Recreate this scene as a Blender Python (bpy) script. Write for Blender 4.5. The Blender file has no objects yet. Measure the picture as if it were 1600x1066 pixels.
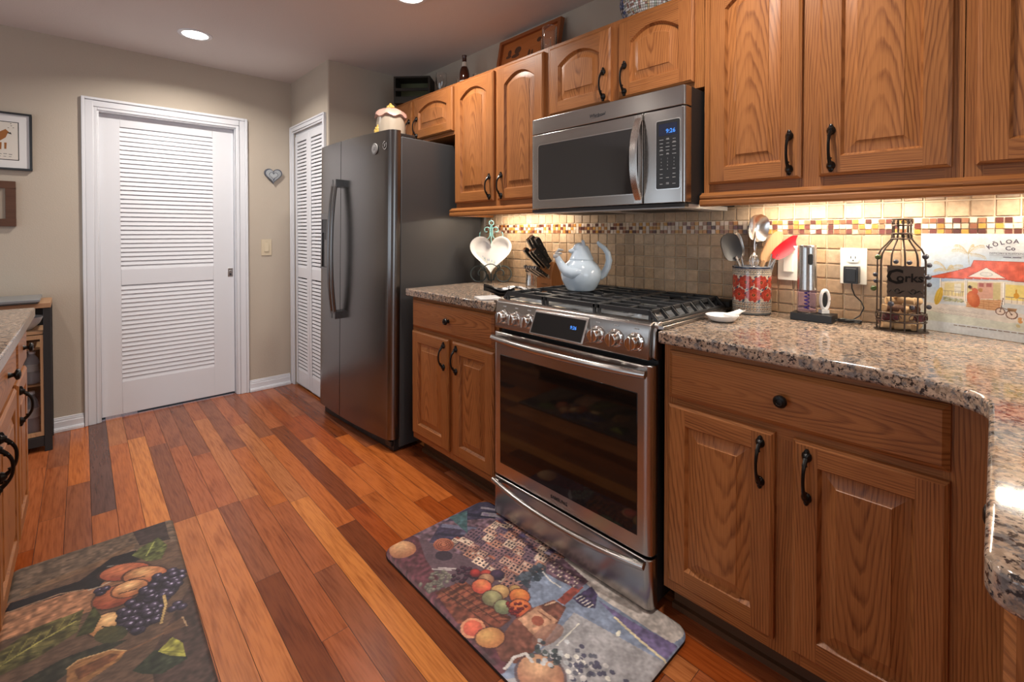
import bpy, bmesh, math, random
import numpy as np
from mathutils import Vector, Matrix

random.seed(7)
SC = bpy.context.scene
COL = SC.collection
PI = math.pi
R = math.radians

# ------------------------------------------------------------------ camera
cam_data = bpy.data.cameras.new('camera')
cam = bpy.data.objects.new('camera', cam_data)
COL.objects.link(cam)
cam.location = (1.1549, -1.9819, 1.2206)
cam.rotation_euler = (R(90 - 0.8027), 0, R(46.9451))
cam_data.sensor_width = 36.0
cam_data.lens = 740.759 / 1600 * 36.0
cam_data.shift_y = -160.06 / 1600
cam_data.clip_start = 0.02
SC.camera = cam

SC.view_settings.view_transform = 'Standard'
SC.view_settings.look = 'None'
SC.view_settings.gamma = 1.0
SC.view_settings.use_curve_mapping = False
SC.view_settings.exposure = 0.22

# ------------------------------------------------------------------ world and big lights
world = bpy.data.worlds.new('world')
SC.world = world
world.use_nodes = True
bg = world.node_tree.nodes['Background']
bg.inputs[0].default_value = (0.72, 0.84, 1.0, 1)
bg.inputs[1].default_value = 0.6


def area(name, loc, rot, sx, sy, power, color, spread=180.0):
    d = bpy.data.lights.new(name, 'AREA')
    d.shape = 'RECTANGLE'
    d.size, d.size_y = sx, sy
    d.energy = power
    d.color = color
    d.spread = R(spread)
    o = bpy.data.objects.new(name, d)
    COL.objects.link(o)
    o.location = loc
    o.rotation_euler = rot
    return o


DAY = (0.80, 0.91, 1.0)
# daylight entering through the two rear windows and the wide opening on the right side of the room
area('daylight_rear', (0.1, -4.93, 1.10), (R(90), 0, 0), 1.66, 1.66, 14, DAY)
area('daylight_rear_far', (-1.9, -4.93, 1.10), (R(90), 0, 0), 1.06, 1.66, 8, DAY)
area('daylight_side', (4.43, -2.5, 1.25), (R(90), 0, R(90)), 2.0, 1.9, 22, DAY)

WARM = (1.0, 0.92, 0.84)
UC = (1.0, 0.86, 0.68)

# ------------------------------------------------------------------ materials
MATS = {}


class NT:
    def __init__(s, name):
        m = bpy.data.materials.new(name)
        m.use_nodes = True
        s.m = m
        s.t = m.node_tree
        s.bsdf = s.t.nodes['Principled BSDF']

    def n(s, kind, props=None, **ins):
        nd = s.t.nodes.new('ShaderNode' + kind)
        for k, v in (props or {}).items():
            setattr(nd, k, v)
        for k, v in ins.items():
            key = int(k[1:]) if k[0] == 'i' and k[1:].isdigit() else k.replace('_', ' ')
            s.put(nd.inputs[key], v)
        return nd

    def put(s, sock, v):
        if hasattr(v, 'is_linked'):
            s.t.links.new(v, sock)
        elif isinstance(v, bpy.types.Node):
            s.t.links.new(v.outputs[0], sock)
        else:
            if isinstance(v, (tuple, list)) and len(v) == 3 and sock.type == 'RGBA':
                v = (*v, 1)
            sock.default_value = v

    def math(s, op, a, b=0.0, c=0.0):
        return s.n('Math', {'operation': op}, i0=a, i1=b, i2=c).outputs[0]

    def mix(s, f, a, b, mode='MIX'):
        nd = s.n('Mix', {'data_type': 'RGBA', 'blend_type': mode})
        s.put(nd.inputs[0], f)
        s.put(nd.inputs[6], a)
        s.put(nd.inputs[7], b)
        return nd.outputs[2]

    def ramp(s, f, stops):
        nd = s.n('ValToRGB', None, i0=f)
        el = nd.color_ramp.elements
        while len(el) < len(stops):
            el.new(0.5)
        for e, (p, c) in zip(el, stops):
            e.position = p
            e.color = (*c, 1) if len(c) == 3 else c
        return nd.outputs[0]

    def noise(s, vec, scale, detail=3, rough=0.5, dist=0.0):
        return s.n('TexNoise', None, Vector=vec, Scale=scale, Detail=detail, Roughness=rough, Distortion=dist).outputs[0]

    def vec(s, x, y, z=0.0):
        return s.n('CombineXYZ', None, i0=x, i1=y, i2=z).outputs[0]

    def bump(s, h, strength=0.2, dist=0.002):
        b = s.n('Bump', None, Strength=strength, Distance=dist, Height=h)
        s.put(s.bsdf.inputs['Normal'], b.outputs[0])

    def set(s, **k):
        for a, v in k.items():
            s.put(s.bsdf.inputs[a.replace('_', ' ')], v)
        return s


def simple(name, col, rough=0.5, metal=0.0, bump=None, **k):
    t = NT(name)
    t.set(Base_Color=col, Roughness=rough, Metallic=metal, **k)
    if bump:
        co = t.n('TexCoord').outputs['Object']
        t.bump(t.noise(co, bump[0], 3), bump[1], bump[2] if len(bump) > 2 else 0.002)
    MATS[name] = t.m
    return t.m


def wood(name, light, dark, ring=0.0066, taper=0.085, rough=0.38, pore=0.35, col_base=False, contrast=1.0, wob=0.012, spec=0.28, pf=520.0):
    t = NT(name)
    uv = t.n('UVMap').outputs[0]
    sp = t.n('SeparateXYZ', None, i0=uv)
    u, v = sp.outputs[0], sp.outputs[1]
    nz = t.noise(t.vec(t.math('MULTIPLY', u, 9.0), t.math('MULTIPLY', v, 2.2)), 1.0, 3)
    uu = t.math('ADD', u, t.math('MULTIPLY', t.math('SUBTRACT', nz, 0.5), wob * 2.2))
    vv = t.math('MULTIPLY', v, taper)
    r = t.math('SQRT', t.math('ADD', t.math('MULTIPLY', uu, uu), t.math('MULTIPLY', vv, vv)))
    nz2 = t.noise(t.vec(t.math('MULTIPLY', u, 40.0), t.math('MULTIPLY', v, 5.0)), 1.0, 2)
    r = t.math('ADD', r, t.math('MULTIPLY', nz2, 0.008))
    fr = t.math('FRACT', t.math('DIVIDE', r, ring))
    line = t.ramp(fr, [(0.0, (0.0, 0.0, 0.0)), (0.45, (0.12, 0.12, 0.12)), (0.80, (1, 1, 1)), (0.93, (0.55, 0.55, 0.55)), (1.0, (0.0, 0.0, 0.0))])
    pv = t.vec(t.math('MULTIPLY', u, pf), t.math('MULTIPLY', v, 9.0))
    por = t.ramp(t.noise(pv, 1.0, 2), [(0.42, (0, 0, 0)), (0.72, (1, 1, 1))])
    big = t.noise(t.vec(t.math('MULTIPLY', u, 14.0), t.math('MULTIPLY', v, 0.9)), 1.0, 2)
    lv = t.noise(t.vec(t.math('MULTIPLY', u, 30.0), t.math('MULTIPLY', v, 3.0), 4.3), 1.0, 3)
    lv = t.ramp(lv, [(0.30, (0.25, 0.25, 0.25)), (0.68, (1.1, 1.1, 1.1))])
    f = t.math('MULTIPLY', t.math('MULTIPLY', line, lv), 0.66 * contrast)
    f = t.math('ADD', f, t.math('MULTIPLY', por, pore))
    f = t.math('ADD', f, t.math('MULTIPLY', t.math('SUBTRACT', big, 0.5), 0.55))
    f = t.n('Clamp', None, i0=f).outputs[0]
    at = t.n('Attribute', {'attribute_name': 'Col'}).outputs['Color']
    if col_base:
        c = t.mix(f, at, t.mix(1.0, at, dark, 'MULTIPLY'))
    else:
        c = t.mix(1.0, t.mix(f, light, dark), at, 'MULTIPLY')
    t.set(Base_Color=c, Roughness=rough, Specular_IOR_Level=spec)
    t.bump(t.math('SUBTRACT', 1.0, por), 0.10, 0.0006)
    MATS[name] = t.m
    return t


wood('oak', (0.405, 0.160, 0.050), (0.130, 0.038, 0.0100), pore=0.42)
fl = wood('floor_boards', (1, 1, 1), (0.42, 0.30, 0.24), ring=0.021, taper=0.05, rough=0.24, pore=0.5, col_base=True, contrast=0.6, wob=0.022, spec=0.38, pf=150.0)
wood('pale_wood', (0.45, 0.27, 0.15), (0.28, 0.15, 0.08), rough=0.5)
wood('block_wood', (0.44, 0.18, 0.06), (0.32, 0.115, 0.036), rough=0.35)
wood('utensil_wood', (0.52, 0.31, 0.16), (0.34, 0.18, 0.085), rough=0.55)
wood('tray_wood', (0.34, 0.11, 0.035), (0.17, 0.05, 0.016), rough=0.4)
wood('crate_wood', (0.030, 0.026, 0.020), (0.014, 0.012, 0.010), rough=0.6)
wood('frame_wood', (0.13, 0.06, 0.035), (0.06, 0.028, 0.016), rough=0.5)


def attr_mat(name, rough=0.5, coat=0.0, noise=None, metal=0.0, bump=None, **k):
    t = NT(name)
    at = t.n('Attribute', {'attribute_name': 'Col'}).outputs['Color']
    co = t.n('TexCoord').outputs['Object']
    c = at
    if noise:
        f = t.noise(co, noise[0], 5, 0.65)
        c = t.mix(1.0, at, t.ramp(f, [(0.25, (1 - noise[1],) * 3), (0.75, (1 + noise[1] * 0.5,) * 3)]), 'MULTIPLY')
    t.set(Base_Color=c, Roughness=rough, Metallic=metal, Coat_Weight=coat, **k)
    if bump:
        t.bump(t.noise(co, bump[0], 4), bump[1], 0.002)
    MATS[name] = t.m
    return t.m


attr_mat('stone_tile', 0.42, noise=(55, 0.30), bump=(90, 0.25))
attr_mat('mosaic_tile', 0.28, noise=(200, 0.12))
attr_mat('printed_mat', 0.55, noise=(160, 0.08), bump=(900, 0.12))
attr_mat('printed_glass', 0.12)
attr_mat('glazed_print', 0.12, coat=0.5)
attr_mat('matte_print', 0.6)
attr_mat('iridescent_mosaic', 0.15)

simple('wall_paint', (0.50, 0.435, 0.355), 0.75, bump=(160, 0.22, 0.003))
simple('ceiling_paint', (0.66, 0.61, 0.58), 0.85, bump=(120, 0.3, 0.003))
simple('white_paint', (0.745, 0.765, 0.805), 0.42)
simple('grout', (0.60, 0.49, 0.36), 0.9, bump=(300, 0.2))
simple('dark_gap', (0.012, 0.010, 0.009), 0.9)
simple('black_plastic', (0.014, 0.014, 0.015), 0.35)
simple('black_matte', (0.016, 0.015, 0.015), 0.6)
simple('cast_iron', (0.020, 0.020, 0.021), 0.48, bump=(400, 0.2))
simple('bronze_iron', (0.012, 0.010, 0.009), 0.30, 0.6)
simple('wrought_iron', (0.085, 0.060, 0.047), 0.45, 0.6)
simple('teal_iron', (0.16, 0.33, 0.33), 0.5, 0.2)
simple('grey_iron', (0.075, 0.095, 0.095), 0.45, 0.4)
simple('black_glass', (0.012, 0.012, 0.012), 0.05)
simple('oven_glass', (0.008, 0.006, 0.005), 0.05)
simple('microwave_glass', (0.030, 0.029, 0.029), 0.06, Specular_IOR_Level=0.8)
simple('chrome', (0.72, 0.70, 0.68), 0.12, 1.0)
simple('silver_trim', (0.70, 0.68, 0.66), 0.22, 1.0)
simple('white_ceramic', (0.82, 0.81, 0.80), 0.12)
simple('cream_ceramic', (0.42, 0.35, 0.27), 0.3, bump=(60, 0.3))
simple('pink_ceramic', (0.62, 0.36, 0.29), 0.3)
simple('yellow_ceramic', (0.62, 0.42, 0.10), 0.3)
simple('enamel_blue', (0.56, 0.66, 0.75), 0.10, Coat_Weight=0.6)
simple('grey_enamel', (0.20, 0.21, 0.22), 0.3)
simple('plate_plastic', (0.80, 0.77, 0.70), 0.35)
simple('ivory_plastic', (0.62, 0.53, 0.38), 0.4)
simple('slot_dark', (0.02, 0.02, 0.02), 0.6)
simple('red_silicone', (0.68, 0.008, 0.022), 0.4)
simple('grey_silicone', (0.045, 0.045, 0.047), 0.55)
simple('cork', (0.58, 0.38, 0.20), 0.85, bump=(220, 0.5))
simple('wine_cork', (0.13, 0.035, 0.045), 0.8)
simple('copper_wire', (0.10, 0.06, 0.04), 0.5)
simple('brown_glass', (0.055, 0.014, 0.006), 0.08)
simple('paper_label', (0.62, 0.58, 0.50), 0.7)
simple('mat_board', (0.74, 0.74, 0.73), 0.7)
simple('art_paper', (0.70, 0.66, 0.59), 0.8)
simple('taupe_paper', (0.36, 0.30, 0.235), 0.8)
simple('olive_cloth', (0.11, 0.115, 0.055), 0.8)
simple('purple_wax', (0.84, 0.79, 1.0), 0.08, Transmission_Weight=1.0, IOR=1.12)
simple('blue_wire', (0.05, 0.03, 0.30), 0.3, 0.3)
simple('heart_grey', (0.42, 0.45, 0.47), 0.6, bump=(300, 0.5))
simple('heart_dark', (0.10, 0.11, 0.14), 0.6)
simple('marble_blue', (0.055, 0.055, 0.07), 0.15)
simple('marble_green', (0.05, 0.085, 0.02), 0.08)
simple('mitt_black', (0.016, 0.017, 0.019), 0.28)
simple('frost_bowl', (0.55, 0.55, 0.56), 0.2)
simple('bottle_plastic', (0.70, 0.76, 0.84), 0.10, Transmission_Weight=0.7, IOR=1.2)
simple('dark_filler', (0.03, 0.015, 0.012), 0.6)
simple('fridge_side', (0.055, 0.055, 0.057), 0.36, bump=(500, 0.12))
simple('dark_board', (0.02, 0.018, 0.017), 0.8)
simple('clear_glass', (0.97, 0.98, 0.98), 0.03, Transmission_Weight=1.0, IOR=1.5, Coat_Weight=0.6)
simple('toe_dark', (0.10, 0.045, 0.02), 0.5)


def emis(name, col, strength):
    t = NT(name)
    t.set(Base_Color=(0.02, 0.02, 0.02), Emission_Color=col, Emission_Strength=strength)
    MATS[name] = t.m


emis('led_lens', (1.0, 0.93, 0.82), 14.0)
emis('blue_digits', (0.05, 0.30, 1.0), 1.0)
simple('display_glass', (0.02, 0.025, 0.05), 0.06)
simple('key_print', (0.42, 0.42, 0.42), 0.5)
simple('logo_dark', (0.05, 0.05, 0.055), 0.4, 0.5)
simple('logo_silver', (0.42, 0.41, 0.40), 0.35, 0.3)


def steel(name, col, rough, axis, aniso=0.0):
    t = NT(name)
    co = t.n('TexCoord').outputs['Object']
    sc = {'x': (1.5, 900, 900), 'z': (900, 900, 1.5)}[axis]
    mp = t.n('Mapping', None, Vector=co, Scale=sc).outputs[0]
    f = t.noise(mp, 1.0, 2)
    t.set(Base_Color=col, Metallic=1.0, Roughness=t.math('ADD', t.math('MULTIPLY', f, 0.08), rough - 0.04))
    t.bump(f, 0.004, 0.0003)
    MATS[name] = t.m


steel('stainless', (0.44, 0.415, 0.395), 0.25, 'x')
steel('stainless_v', (0.58, 0.555, 0.53), 0.27, 'z')
steel('slate_steel', (0.205, 0.195, 0.19), 0.25, 'x')


def granite():
    t = NT('granite')
    co = t.n('TexCoord').outputs['Object']
    n1 = t.noise(co, 36, 5, 0.65)
    n2 = t.noise(t.n('Mapping', None, Vector=co, Location=(3.1, 1.7, 5.2)).outputs[0], 120, 4, 0.62)
    n3 = t.noise(t.n('Mapping', None, Vector=co, Location=(9.1, 4.7, 2.2)).outputs[0], 70, 4, 0.62)
    vo = t.n('TexVoronoi', None, Vector=co, Scale=170).outputs['Color']
    base = t.ramp(n1, [(0.30, (0.27, 0.19, 0.135)), (0.47, (0.41, 0.31, 0.23)), (0.62, (0.37, 0.25, 0.18)), (0.78, (0.50, 0.42, 0.335))])
    base = t.mix(t.ramp(n3, [(0.50, (0, 0, 0)), (0.60, (1, 1, 1))]), base, (0.17, 0.155, 0.15))
    base = t.mix(t.ramp(n2, [(0.54, (0, 0, 0)), (0.60, (1, 1, 1))]), base, (0.035, 0.030, 0.030))
    vb = t.n('RGBToBW', None, i0=vo).outputs[0]
    base = t.mix(0.35, base, vb, 'OVERLAY')
    t.set(Base_Color=base, Roughness=0.09, Specular_IOR_Level=0.6)
    MATS['granite'] = t.m


granite()


def zebra():
    t = NT('zebra_cloth')
    co = t.n('TexCoord').outputs['Object']
    w = t.n('TexWave', None, Vector=co, Scale=28.0, Distortion=6.0, Detail=2.0).outputs[0] if False else \
        t.noise(t.n('Mapping', None, Vector=co, Scale=(90, 40, 60)).outputs[0], 1.0, 2, 0.5, 1.5)
    t.set(Base_Color=t.ramp(w, [(0.47, (0.012, 0.012, 0.013)), (0.53, (0.70, 0.69, 0.68))]), Roughness=0.8)
    MATS['zebra_cloth'] = t.m


zebra()
M = MATS

# ------------------------------------------------------------------ mesh builder
AX = {'x': 0, 'y': 1, 'z': 2}


class B:
    """collects faces (in a local frame) that become one mesh"""

    def __init__(s, frame=None):
        s.v, s.f, s.uv, s.mi, s.col = [], [], [], [], []
        s.fr = frame

    def T(s, p):
        if s.fr is None:
            return tuple(p)
        o, ex, ey = s.fr
        return (o[0] + ex[0] * p[0] + ey[0] * p[1], o[1] + ex[1] * p[0] + ey[1] * p[1], o[2] + p[2])

    def poly(s, pts, m=0, col=(1, 1, 1), uv=None):
        i0 = len(s.v)
        s.v += [s.T(p) for p in pts]
        s.f.append(list(range(i0, i0 + len(pts))))
        s.mi.append(m)
        s.col.append(col)
        s.uv.append(uv or [(p[0], p[2]) for p in pts])

    def mesh(s, vs, fs, m=0, col=(1, 1, 1), uvs=None):
        i0 = len(s.v)
        s.v += [s.T(p) for p in vs]
        for f in fs:
            s.f.append([i + i0 for i in f])
            s.mi.append(m)
            s.col.append(col)
            s.uv.append([(uvs[i] if uvs else (vs[i][0], vs[i][2])) for i in f])

    def wpoly(s, pts, g, c, off, m=0, col=(1, 1, 1)):
        """polygon with wood UVs: v runs along the grain axis g"""
        a = Vector(pts[1]) - Vector(pts[0])
        b = Vector(pts[-1]) - Vector(pts[0])
        n = a.cross(b)
        nd = max(range(3), key=lambda i: abs(n[i]))
        gi = AX[g]
        oth = [i for i in range(3) if i != nd]
        if nd == gi:
            ua, va = oth
        else:
            va = gi
            ua = [i for i in oth if i != gi][0]
        s.poly(pts, m, col, [(p[ua] - c[ua] + off[0], p[va] - c[va] + off[1]) for p in pts])

    def box(s, x0, x1, y0, y1, z0, z1, m=0, g=None, col=None, off=None, skip=''):
        P = [(x0, y0, z0), (x1, y0, z0), (x1, y1, z0), (x0, y1, z0), (x0, y0, z1), (x1, y0, z1), (x1, y1, z1), (x0, y1, z1)]
        F = [(0, 3, 2, 1), (4, 5, 6, 7), (0, 1, 5, 4), (1, 2, 6, 5), (2, 3, 7, 6), (3, 0, 4, 7)]
        if g is None:
            s.mesh(P, F, m, col or (1, 1, 1))
            return
        c = ((x0 + x1) / 2, (y0 + y1) / 2, (z0 + z1) / 2)
        off = off or straight()
        col = col or tint()
        for f in F:
            s.wpoly([P[i] for i in f], g, c, off, m, col)

    def tube(s, pts, r, n=10, m=0, col=(1, 1, 1), cap=True, flat=1.0):
        pts = [Vector(p) for p in pts]
        if not isinstance(r, (list, tuple)):
            r = [r] * len(pts)
        rings, vs = [], []
        up = None
        for i, p in enumerate(pts):
            d = (pts[min(i + 1, len(pts) - 1)] - pts[max(i - 1, 0)])
            if d.length < 1e-9:
                d = Vector((0, 0, 1))
            d.normalize()
            if up is None:
                up = Vector((0, 0, 1)) if abs(d.z) < 0.9 else Vector((1, 0, 0))
            a = d.cross(up)
            if a.length < 1e-6:
                a = d.cross(Vector((0.3, 1, 0.2)))
            a.normalize()
            b = a.cross(d).normalized()
            up = b
            for k in range(n):
                t = 2 * PI * k / n
                vs.append(tuple(p + a * (math.cos(t) * r[i]) + b * (math.sin(t) * r[i] * flat)))
        fs = []
        for i in range(len(pts) - 1):
            for k in range(n):
                k2 = (k + 1) % n
                fs.append((i * n + k, i * n + k2, (i + 1) * n + k2, (i + 1) * n + k))
        if cap:
            fs.append(tuple(range(n))[::-1])
            fs.append(tuple(range((len(pts) - 1) * n, len(pts) * n)))
        s.mesh(vs, fs, m, col)

    def lathe(s, prof, c=(0, 0, 0), n=24, m=0, col=(1, 1, 1), axis='z', sx=1.0, sy=1.0, a0=0.0, cap=True):
        vs, fs = [], []
        for (r, h) in prof:
            for k in range(n):
                t = 2 * PI * k / n + a0
                a, b = r * math.cos(t) * sx, r * math.sin(t) * sy
                if axis == 'z':
                    p = (c[0] + a, c[1] + b, c[2] + h)
                elif axis == 'y':
                    p = (c[0] + a, c[1] + h, c[2] + b)
                else:
                    p = (c[0] + h, c[1] + a, c[2] + b)
                vs.append(p)
        for i in range(len(prof) - 1):
            for k in range(n):
                k2 = (k + 1) % n
                fs.append((i * n + k, i * n + k2, (i + 1) * n + k2, (i + 1) * n + k))
        if cap and prof[0][0] > 1e-6:
            fs.append(tuple(range(n))[::-1])
        if cap and prof[-1][0] > 1e-6:
            fs.append(tuple(range((len(prof) - 1) * n, len(prof) * n)))
        s.mesh(vs, fs, m, col)

    def ball(s, c, r, m=0, col=(1, 1, 1), n=14, sx=1, sy=1, sz=1):
        k = max(6, n // 2)
        prof = [(max(1e-7, r * math.sin(PI * i / k)), -r * math.cos(PI * i / k) * sz) for i in range(k + 1)]
        s.lathe(prof, c, n, m, col, 'z', sx, sy)

    def prism(s, outline, a, b, axis='z', m=0, col=(1, 1, 1), g=None, off=None):
        """extrude a closed 2D outline between a and b along an axis"""
        def P(p, h):
            return {'z': (p[0], p[1], h), 'y': (p[0], h, p[1]), 'x': (h, p[0], p[1])}[axis]
        n = len(outline)
        lo = [P(p, a) for p in outline]
        hi = [P(p, b) for p in outline]
        if g:
            xs = [p for p in lo + hi]
            c = tuple((min(p[i] for p in xs) + max(p[i] for p in xs)) / 2 for i in range(3))
            off = off or straight()
            col = tint()
            add = lambda q: s.wpoly(q, g, c, off, m, col)
        else:
            add = lambda q: s.poly(q, m, col)
        add(lo[::-1])
        add(hi)
        for i in range(n):
            j = (i + 1) % n
            add([lo[i], lo[j], hi[j], hi[i]])

    def grid(s, fn, nu, nv, m=0, col=(1, 1, 1), closed_u=False):
        vs = [fn(i / nu, j / nv) for j in range(nv + 1) for i in range(nu + 1)]
        fs = []
        for j in range(nv):
            for i in range(nu):
                a = j * (nu + 1) + i
                fs.append((a, a + 1, a + nu + 2, a + nu + 1))
        s.mesh(vs, fs, m, col)


def straight():
    return (random.choice((-1, 1)) * random.uniform(0.16, 0.4), random.uniform(-1.5, 1.5))


def cathedral():
    return (random.uniform(-0.03, 0.03), random.uniform(0.45, 1.5) * random.choice((-1, 1)))


def tint(a=0.9, b=1.08):
    t = random.uniform(a, b)
    return (t, t * random.uniform(0.97, 1.0), t * random.uniform(0.94, 1.0))


ORG = {}


def obj(name, b, mats, parent=None, bevel=0.0, smooth=35, merge=True, segs=2, loc=None):
    """link the faces of a builder as ONE mesh object"""
    me = bpy.data.meshes.new(name)
    if parent is not None:
        org = ORG[parent]
    else:
        if loc is None:
            xs = np.array(b.v)
            mn, mx = xs.min(0), xs.max(0)
            loc = (float((mn[0] + mx[0]) / 2), float((mn[1] + mx[1]) / 2), float(mn[2]))
        org = loc
    vs = [(p[0] - org[0], p[1] - org[1], p[2] - org[2]) for p in b.v]
    me.from_pydata(vs, [], b.f)
    if not isinstance(mats, (list, tuple)):
        mats = [mats]
    for m in mats:
        me.materials.append(M[m])
    me.polygons.foreach_set('material_index', b.mi)
    uvl = me.uv_layers.new(name='UVMap')
    uvl.data.foreach_set('uv', [c for f in b.uv for q in f for c in q])
    ca = me.color_attributes.new('Col', 'FLOAT_COLOR', 'CORNER')
    ca.data.foreach_set('color', [c for f, k in zip(b.f, b.col) for _ in f for c in (k[0], k[1], k[2], 1.0)])
    bm = bmesh.new()
    bm.from_mesh(me)
    if merge:
        bmesh.ops.remove_doubles(bm, verts=bm.verts, dist=1e-5)
    bmesh.ops.recalc_face_normals(bm, faces=bm.faces)
    bm.to_mesh(me)
    bm.free()
    if smooth:
        me.polygons.foreach_set('use_smooth', [True] * len(me.polygons))
        me.set_sharp_from_angle(angle=R(smooth))
    o = bpy.data.objects.new(name, me)
    COL.objects.link(o)
    if parent is not None:
        o.parent = parent
        ORG[o] = ORG[parent]
    else:
        o.location = org
        ORG[o] = org
    if bevel:
        md = o.modifiers.new('bevel', 'BEVEL')
        md.width = bevel
        md.segments = segs
        md.limit_method = 'ANGLE'
        md.angle_limit = R(40)
        md.harden_normals = False
    return o


def thing(name, label, cat, loc=(0, 0, 0), group=None, local=False):
    """an Empty at the base of a thing; its parts become children.  local: parts are modelled about the origin"""
    o = bpy.data.objects.new(name, None)
    COL.objects.link(o)
    o.location = loc
    o.empty_display_size = 0.05
    o['label'] = label
    o['category'] = cat
    if group:
        o['group'] = group
    ORG[o] = (0, 0, 0) if local else tuple(loc)
    return o


def tag(o, label, cat, group=None):
    o['label'] = label
    o['category'] = cat
    if group:
        o['group'] = group
    return o


def struct(name, b, mats, label=None, **k):
    o = obj(name, b, mats, **k)
    o['kind'] = 'structure'
    if label:
        o['label'] = label
    return o


def text_into(b, s, size, place, m=0, depth=0.0006, align='CENTER', shear=0.0, bold=False, col=(1, 1, 1)):
    """built-in font lettering; place(x, y, d) maps lettering coordinates to the builder's local frame"""
    cu = bpy.data.curves.new('lettering', 'FONT')
    cu.body = s
    cu.size = size
    cu.align_x = align
    cu.shear = shear
    cu.resolution_u = 2
    if bold:
        cu.offset = size * 0.02
    o = bpy.data.objects.new('lettering', cu)
    COL.objects.link(o)
    dg = bpy.context.evaluated_depsgraph_get()
    me = o.evaluated_get(dg).to_mesh()
    vs = [place(v.co.x, v.co.y, 0.0) for v in me.vertices]
    fs = [tuple(p.vertices) for p in me.polygons]
    b.mesh(vs, fs, m, col)
    o.evaluated_get(dg).to_mesh_clear()
    bpy.data.objects.remove(o)
    bpy.data.curves.remove(cu)


def copy_tree(o, parent=None):
    c = o.copy()
    COL.objects.link(c)
    c.parent = parent
    for ch in list(o.children):
        copy_tree(ch, c)
    return c


# ------------------------------------------------------------------ printed artwork as vertex colours
def lin(c):
    c = np.asarray(c, float) / 255.0
    return np.where(c <= 0.04045, c / 12.92, ((c + 0.055) / 1.055) ** 2.4)


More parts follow.
